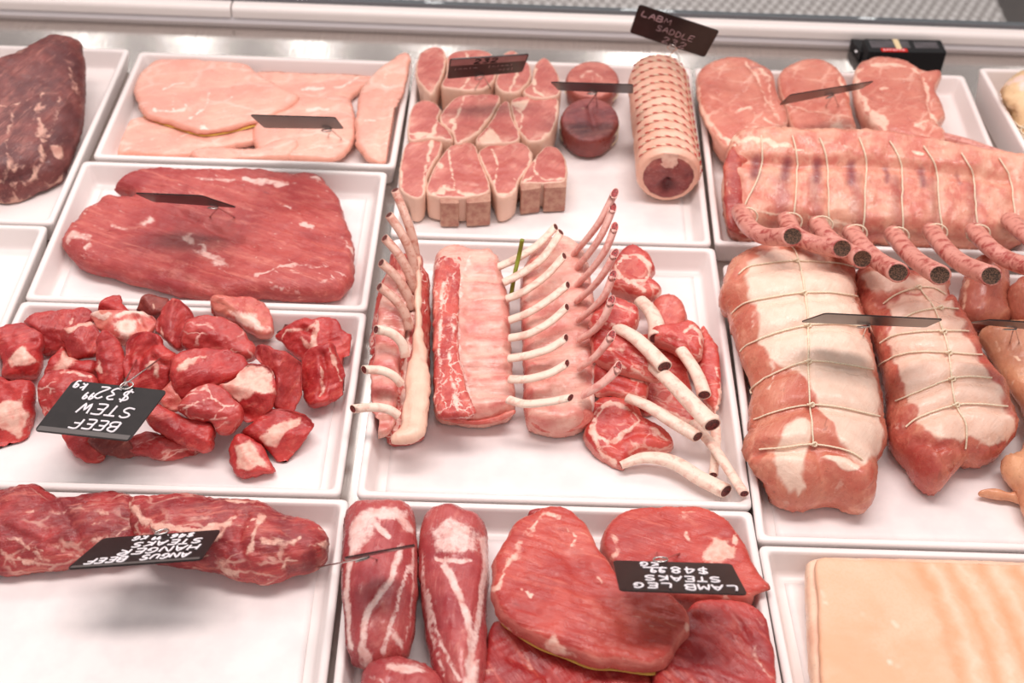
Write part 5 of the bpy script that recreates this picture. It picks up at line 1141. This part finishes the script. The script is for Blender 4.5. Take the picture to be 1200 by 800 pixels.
blob('pork_fillet', [(1182,338),(1192,328),(1206,325),(1240,330),(1260,350),(1250,385),(1210,384),(1192,380),(1182,360)], .044, M['tender'], tilt=.5, up=.02, down=.034, R=.03, res=.0026, noise=((36,.002),), fat=[L((1188,345),(1200,340),w=3,s=.5)], label='pale pork fillet cut off by the right edge, under the rib ends', cat='pork piece')

# ---- pork belly
PB = thing('pork_belly', P(1150, 740, .006), 'square slab of pork belly with orange striped skin up', 'pork belly')
skin_out = [(957,656),(1000,656),(1100,659),(1230,664),(1322,669),(1345,750),(1364,840),(1340,846),(1180,846),(980,846),(963,844),(961,800),(959,750),(958,700)]
blob('layers', [(944,666),(952,658),(980,655),(1100,657),(1230,662),(1326,667),(1370,844),(1340,849),(1180,849),(975,849),(956,846),(950,790),(946,720)], .025, M['bellyfat'], up=.006, down=.018, R=.006, Rb=.004, res=.004, noise=((30,.001),), edge=(.0008,60), parent=PB, dark=[])['label'] = 'pale fat and meat layers under the skin'
st = [[(1078,661),(1098,700),(1116,750),(1130,805)], [(1112,662),(1134,700),(1156,750),(1172,805)], [(1150,664),(1172,700),(1194,750),(1212,805)], [(1190,666),(1212,700),(1236,760),(1250,805)], [(1236,668),(1262,720),(1290,800)]]
blob('skin', skin_out, .0335, M['skin'], up=.003, down=.003, R=.004, res=.0036, noise=((24,.0009),), edge=(.0008,60), parent=PB,
     dark=[dict(p=s, w=11, s=.9, j=2) for s in st]+[A_((960,670),(1060,680),(1050,780),(970,790),w=30,s=.25)], fat=[L((1010,712),(1014,728),w=3,s=.9), L((1044,728),(1050,734),w=2,s=.9), L((1040,774),(1050,780),w=2,s=.8), L((962,694),(966,706),w=2,s=.9)]+[L((p[0][0]+16,p[0][1]),(p[1][0]+17,p[1][1]),(p[2][0]+17,p[2][1]),(p[3][0]+16,p[3][1]),w=7,s=.35) for p in st[:4]], groove=[dict(p=s, w=10, a=.0012) for s in st])['label'] = 'orange skin with pale diagonal stripes'

# ---- chicken in the corner
CH = thing('whole_chicken', P(1230, 130, .014), 'pale whole chicken tied with string in the back right corner tray', 'chicken')
ch = blob('body', [(1170,112),(1178,98),(1193,88),(1215,84),(1290,90),(1330,130),(1300,172),(1225,176),(1205,172),(1196,162),(1187,146),(1176,130)], .046, M['chicken'], tilt=.3, up=.03, down=.034, R=.05, res=.003, floor=.0135, noise=((26,.002),(120,.0006)), parent=CH, fat=[L((1180,96),(1195,92),(1200,102),w=6,s=.7)], dark=[L((1170,104),(1178,100),w=3,s=.5)], groove=[L((1168,112),(1185,108),(1210,100),w=4,a=.004)])
for a in ([(1190,142),(1196,148),(1206,152)], [(1194,150),(1200,156),(1208,160)], [(1200,146),(1198,154),(1202,162)]): twine(CH, ch, a, .0012)
# ------------------------------------------------------------------ price signs
GL = {
 'A':[[(0,0),(.5,1),(1,0)],[(.22,.4),(.78,.4)]], 'B':[[(.05,0),(.05,1),(.7,.95),(.85,.75),(.65,.53),(.05,.5)],[(.65,.53),(.95,.3),(.75,.03),(.05,0)]],
 'E':[[(.9,1),(.1,1),(.05,.5),(.05,0),(.9,0)],[(.05,.52),(.7,.52)]], 'F':[[(.95,1),(.1,1),(.05,0)],[(.07,.52),(.75,.52)]],
 'S':[[(.9,.85),(.6,1),(.2,.92),(.1,.7),(.35,.54),(.75,.44),(.9,.22),(.6,0),(.05,.08)]], 'T':[[(0,1),(1,1)],[(.5,1),(.5,0)]],
 'W':[[(0,1),(.25,0),(.5,.7),(.75,0),(1,1)]], '$':[[(.9,.8),(.55,.92),(.15,.78),(.35,.54),(.8,.42),(.85,.2),(.5,.06),(.08,.16)],[(.55,1.1),(.45,-.12)]],
 '3':[[(.1,.95),(.6,1),(.85,.8),(.4,.54),(.9,.3),(.6,0),(.05,.06)]], '2':[[(.1,.8),(.4,1),(.85,.85),(.7,.5),(.05,0),(.95,0)]],
 '4':[[(.7,0),(.7,1),(.05,.35),(.95,.35)]], '8':[[(.5,.52),(.15,.76),(.5,1),(.85,.76),(.5,.52),(.1,.26),(.5,0),(.9,.26),(.5,.52)]], '9':[[(.85,.65),(.5,.5),(.15,.7),(.45,1),(.85,.85),(.8,.3),(.6,0)]],
 '6':[[(.8,.95),(.3,.7),(.1,.3),(.4,0),(.85,.2),(.6,.48),(.15,.35)]], '1':[[(.5,1),(.5,0)]], 'k':[[(.1,1),(.1,0)],[(.8,.65),(.1,.3),(.85,0)]], 'K':[[(.1,1),(.1,0)],[(.85,1),(.1,.42),(.9,0)]],
 'g':[[(.8,.6),(.3,.65),(.15,.3),(.6,.2),(.8,.6),(.8,-.2),(.2,-.25)]], 'G':[[(.9,.85),(.5,1),(.1,.6),(.2,.1),(.7,0),(.9,.4),(.55,.42)]],
 'N':[[(.05,0),(.05,1),(.9,0),(.95,1)]], 'U':[[(.05,1),(.1,.2),(.45,0),(.85,.2),(.95,1)]], 'H':[[(.08,1),(.05,0)],[(.92,1),(.95,0)],[(.06,.5),(.93,.52)]],
 'R':[[(.05,0),(.1,1),(.75,.95),(.8,.65),(.1,.5),(.95,0)]], 'L':[[(.1,1),(.05,.02),(.95,0)]], 'M':[[(0,0),(.12,1),(.5,.35),(.85,1),(1,0)]],
 'D':[[(.08,0),(.08,1),(.7,.85),(.9,.45),(.6,.05),(.08,0)]], '.':[[(.4,.02),(.5,.06)]], 'l':[[(.5,1.05),(.5,0)]], 'e':[[(.1,.35),(.85,.4),(.6,.68),(.15,.5),(.3,.02),(.85,.1)]], 'X':[[(0,0),(1,1)],[(0,1),(1,0)]],
 '-':[[(0,.5),(1,.5)]],
}
def quad_root(b, u, v, length, near):
    d = ray(u, v); o = CAM - b
    B = o.dot(d); C = o.dot(o)-length*length; disc = max(B*B-C, 0)
    t = -B-math.sqrt(disc) if near else -B+math.sqrt(disc)
    return CAM+d*t
SIGNS = []
def sign(label, corners, zb, length=.052, near=True, text=(), mat=None, ink='chalk', loop=None, pins=(), z2=None, tz=None, inkw=.0009, group='black chalk price signs', bevel=None, strips=()):
    """corners: text bottom-left, bottom-right, top-right, top-left in the photo; zb: height of the bottom corners"""
    bl, br = P(*corners[0], zb), P(*corners[1], z2 if z2 is not None else zb)
    if tz is not None: tr, tl = P(*corners[2], tz[0]), P(*corners[3], tz[1])
    else: tr, tl = quad_root(br, *corners[2], length, near), quad_root(bl, *corners[3], length, near)
    n = (br-bl).cross(tl-bl).normalized()
    if n.dot(CAM-bl) < 0: face = -n
    else: face = n
    ctr = (bl+br+tr+tl)/4
    root = thing('price_sign', (ctr.x, ctr.y, min(bl.z, br.z)-.02), label, 'price sign', group)
    U = lambda s, t, o=0: (bl*(1-s)+br*s)*(1-t)+(tl*(1-s)+tr*s)*t+face*o
    # rounded board
    ls, lt = (br-bl).length, (tl-bl).length
    cs = []
    for (cx, cy, a0) in ((1, 1, 0), (0, 1, 90), (0, 0, 180), (1, 0, 270)):
        for k in range(5):
            a = math.radians(a0+k*22.5); rs, rt = .0035/ls, .0035/lt
            cs.append((cx+(-1 if cx else 1)*rs+rs*math.cos(a), cy+(-1 if cy else 1)*rt+rt*math.sin(a)))
    m = len(cs); th = .0011
    V = [U(s, t, th*.5) for s, t in cs]+[U(s, t, -th*.5) for s, t in cs]
    Fc = [tuple(range(m)), tuple(range(m, 2*m))[::-1]]+[(k, m+k, m+(k+1) % m, (k+1) % m) for k in range(m)]
    if n.dot(face) < 0: Fc = [f[::-1] for f in Fc]
    b = mk('board', V, Fc, mat or M['board'], root, sharp=40)
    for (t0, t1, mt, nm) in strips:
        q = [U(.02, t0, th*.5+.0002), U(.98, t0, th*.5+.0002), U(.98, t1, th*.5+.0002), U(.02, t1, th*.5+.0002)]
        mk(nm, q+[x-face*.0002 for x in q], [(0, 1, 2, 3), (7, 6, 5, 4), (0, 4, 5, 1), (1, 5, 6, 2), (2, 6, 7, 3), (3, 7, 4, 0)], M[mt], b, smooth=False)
    gs = {}
    for item in text:
        s, s0, t0, hgt, wid = item[:5]; ik = item[5] if len(item) > 5 else ink; rw = item[6] if len(item) > 6 else inkw
        adv = wid*1.28
        for k, chh in enumerate(s):
            if chh == ' ': continue
            for st in GL[chh]:
                jx, jy = random.uniform(-.04, .04), random.uniform(-.05, .05)
                pts = [U(s0+k*adv+(x+jx+.12*y)*wid, t0+(y+jy)*hgt, th*.5+.0003) for x, y in st]
                gs.setdefault(ik, []).append(tube_geo(pts, rw, seg=6, sub=3 if len(pts) > 2 else 1, caps=False, flat=.6, up=face))
    for ik, g in gs.items():
        v, f, c = join_geo(g); mk('lettering', v, f, M[ik], b)
    if loop:
        s = loop; c0 = U(s, .03, th*.5+.001)
        ex = (br-bl).normalized(); ey = (tl-bl).normalized()
        rr = .0052
        pts = [c0+ex*(rr*math.cos(a))+ey*(rr*.8*math.sin(a)-.001)+face*(.0012*math.sin(a*.5)) for a in np.linspace(-.6, 2*math.pi+.6, 25)]
        wl = tube('wire_loop', pts, .0007, M['wire'], root, seg=7, sub=1)
        for sgn, pp in zip((0, -1), pins):
            tube('wire_pin', [pts[sgn], Vector(pp)], .0007, M['wire'], wl, seg=7, sub=1)
    SIGNS.append(root)
    return root
def surf(u, v, name, dz=0): return on(bpy.data.objects[name], u, v, dz)
def near_any(u, v):
    best = None; d = ray(u, v)
    for k, t in BVH.items():
        h = t.ray_cast(CAM, d)
        if h[0] is not None and (best is None or h[3] < best[3]): best = h
    return (best[0]-Vector((0, 0, .004))) if best else P(u, v, .02)
sign('black sign reading BEEF STEW stuck in the diced beef', [(196,458),(86,446),(40,505),(151,517)], .074, .056, text=[('BEEF', .2, .70, .17, .1), ('STEW', .16, .40, .19, .115), ('$32', .30, .08, .22, .105), ('99', .66, .2, .13, .05), ('kg', .82, .04, .14, .06)], loop=.42,
     pins=(near_any(160,416), near_any(191,413)), strips=[(.90, .985, 'greyedge', 'edge_band')])
sign('black sign reading ANGUS BEEF HANGER STEAKS pinned in the hanger steak', [(259,621),(121,631),(78,667),(236,656)], .052, .050, text=[('ANGUS', .12, .74, .15, .06), ('BEEF', .60, .74, .15, .062), ('HANGER', .08, .50, .17, .085), ('STEAKS', .1, .28, .15, .075), ('$46.', .2, .07, .13, .055), ('99', .47, .12, .09, .032), ('KG', .60, .06, .12, .05)], loop=.5,
     pins=(near_any(173,612), near_any(198,613)), strips=[(.92, .985, 'greyedge', 'edge_band')])
sign('black sign reading LAMB LEG STEAKS standing over the leg steaks', [(857,661),(718,657),(726,692),(876,697)], .085, .052, text=[('LAMB', .06, .76, .16, .085), ('LEG', .58, .76, .15, .085), ('STEAKS', .16, .50, .16, .082), ('$48.', .22, .2, .2, .09), ('99', .58, .26, .13, .055), ('KG', .62, .06, .12, .07), ('-', .55, .18, .1, .2)], inkw=.0009, loop=.6,
     pins=(near_any(771,643), near_any(799,644)))
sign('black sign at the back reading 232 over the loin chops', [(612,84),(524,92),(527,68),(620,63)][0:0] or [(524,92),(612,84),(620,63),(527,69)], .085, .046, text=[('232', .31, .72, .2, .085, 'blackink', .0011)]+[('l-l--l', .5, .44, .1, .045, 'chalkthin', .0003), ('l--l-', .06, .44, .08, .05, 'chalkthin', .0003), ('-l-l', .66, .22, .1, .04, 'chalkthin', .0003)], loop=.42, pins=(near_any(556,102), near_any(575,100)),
     strips=[(.66, .97, 'reflection', 'reflection_band')] if 'reflection' in M else [])  # strip behind the digits paints the reflected light as colour
sign('black sign reading LABM SADDLE 232 pinned upright in the netted saddle', [(738,38),(826,67),(843,36),(749,5)], 0.092, .047, near=True, text=[('LAB', .07, .68, .17, .075, 'chalkthin', .0007), ('M', .36, .68, .17, .08, 'chalkthin', .0003), ('SADDLE', .3, .38, .18, .065, 'chalkthin', .0004), ('232', .42, .06, .2, .085, 'chalkthin', .0004)], loop=.58,
     pins=(near_any(781,66), near_any(797,72)))
E_ = dict(group='blank backed signs seen almost edge on')
sign('blank dark sign hovering flat over the pale escalopes', [(310,149.5),(403,150.5),(393,137.5),(293,134.5)], .072, .05, loop=.78, pins=(near_any(384,156), near_any(401,160)), **E_)
sign('dark sign seen edge on over the flank steak', [(180,236),(278,243),(236,229),(158,226)], .070, .045, loop=.72, pins=(near_any(244,252), near_any(276,252)), **E_)
sign('thin grey sign edge between the tied lamb rounds and the saddle', [(655,105.5),(742,109),(742,99),(645,96)], .078, .045, loop=.45, pins=(near_any(688,122), near_any(700,122)), **E_)
sign('dark blade thin sign tilted over the middle pork chop', [(913,123),(1010,103.5),(1024,95),(926,111)], .078, .045, loop=.6, pins=(near_any(968,122), near_any(984,122)), **E_)
sign('clear looking sign edge hovering over the two tied roasts', [(938,377),(1085,383),(1105,374),(967,367)], .106, .045, loop=.5, pins=(near_any(1012,392), near_any(1026,392)), **E_)
sign('sign edge cut off at the right, over the pale pork fillets', [(1137,378),(1230,388),(1250,380),(1160,374.5)], .112, .045, loop=.5, pins=(near_any(1185,398), near_any(1196,398)), **E_)
sign('sign seen exactly edge on over the left lamb shank', [(404,656),(486,640),(486,638),(404,653)], .080, .045, loop=.25, pins=(near_any(372,661), near_any(443,652)), **E_)
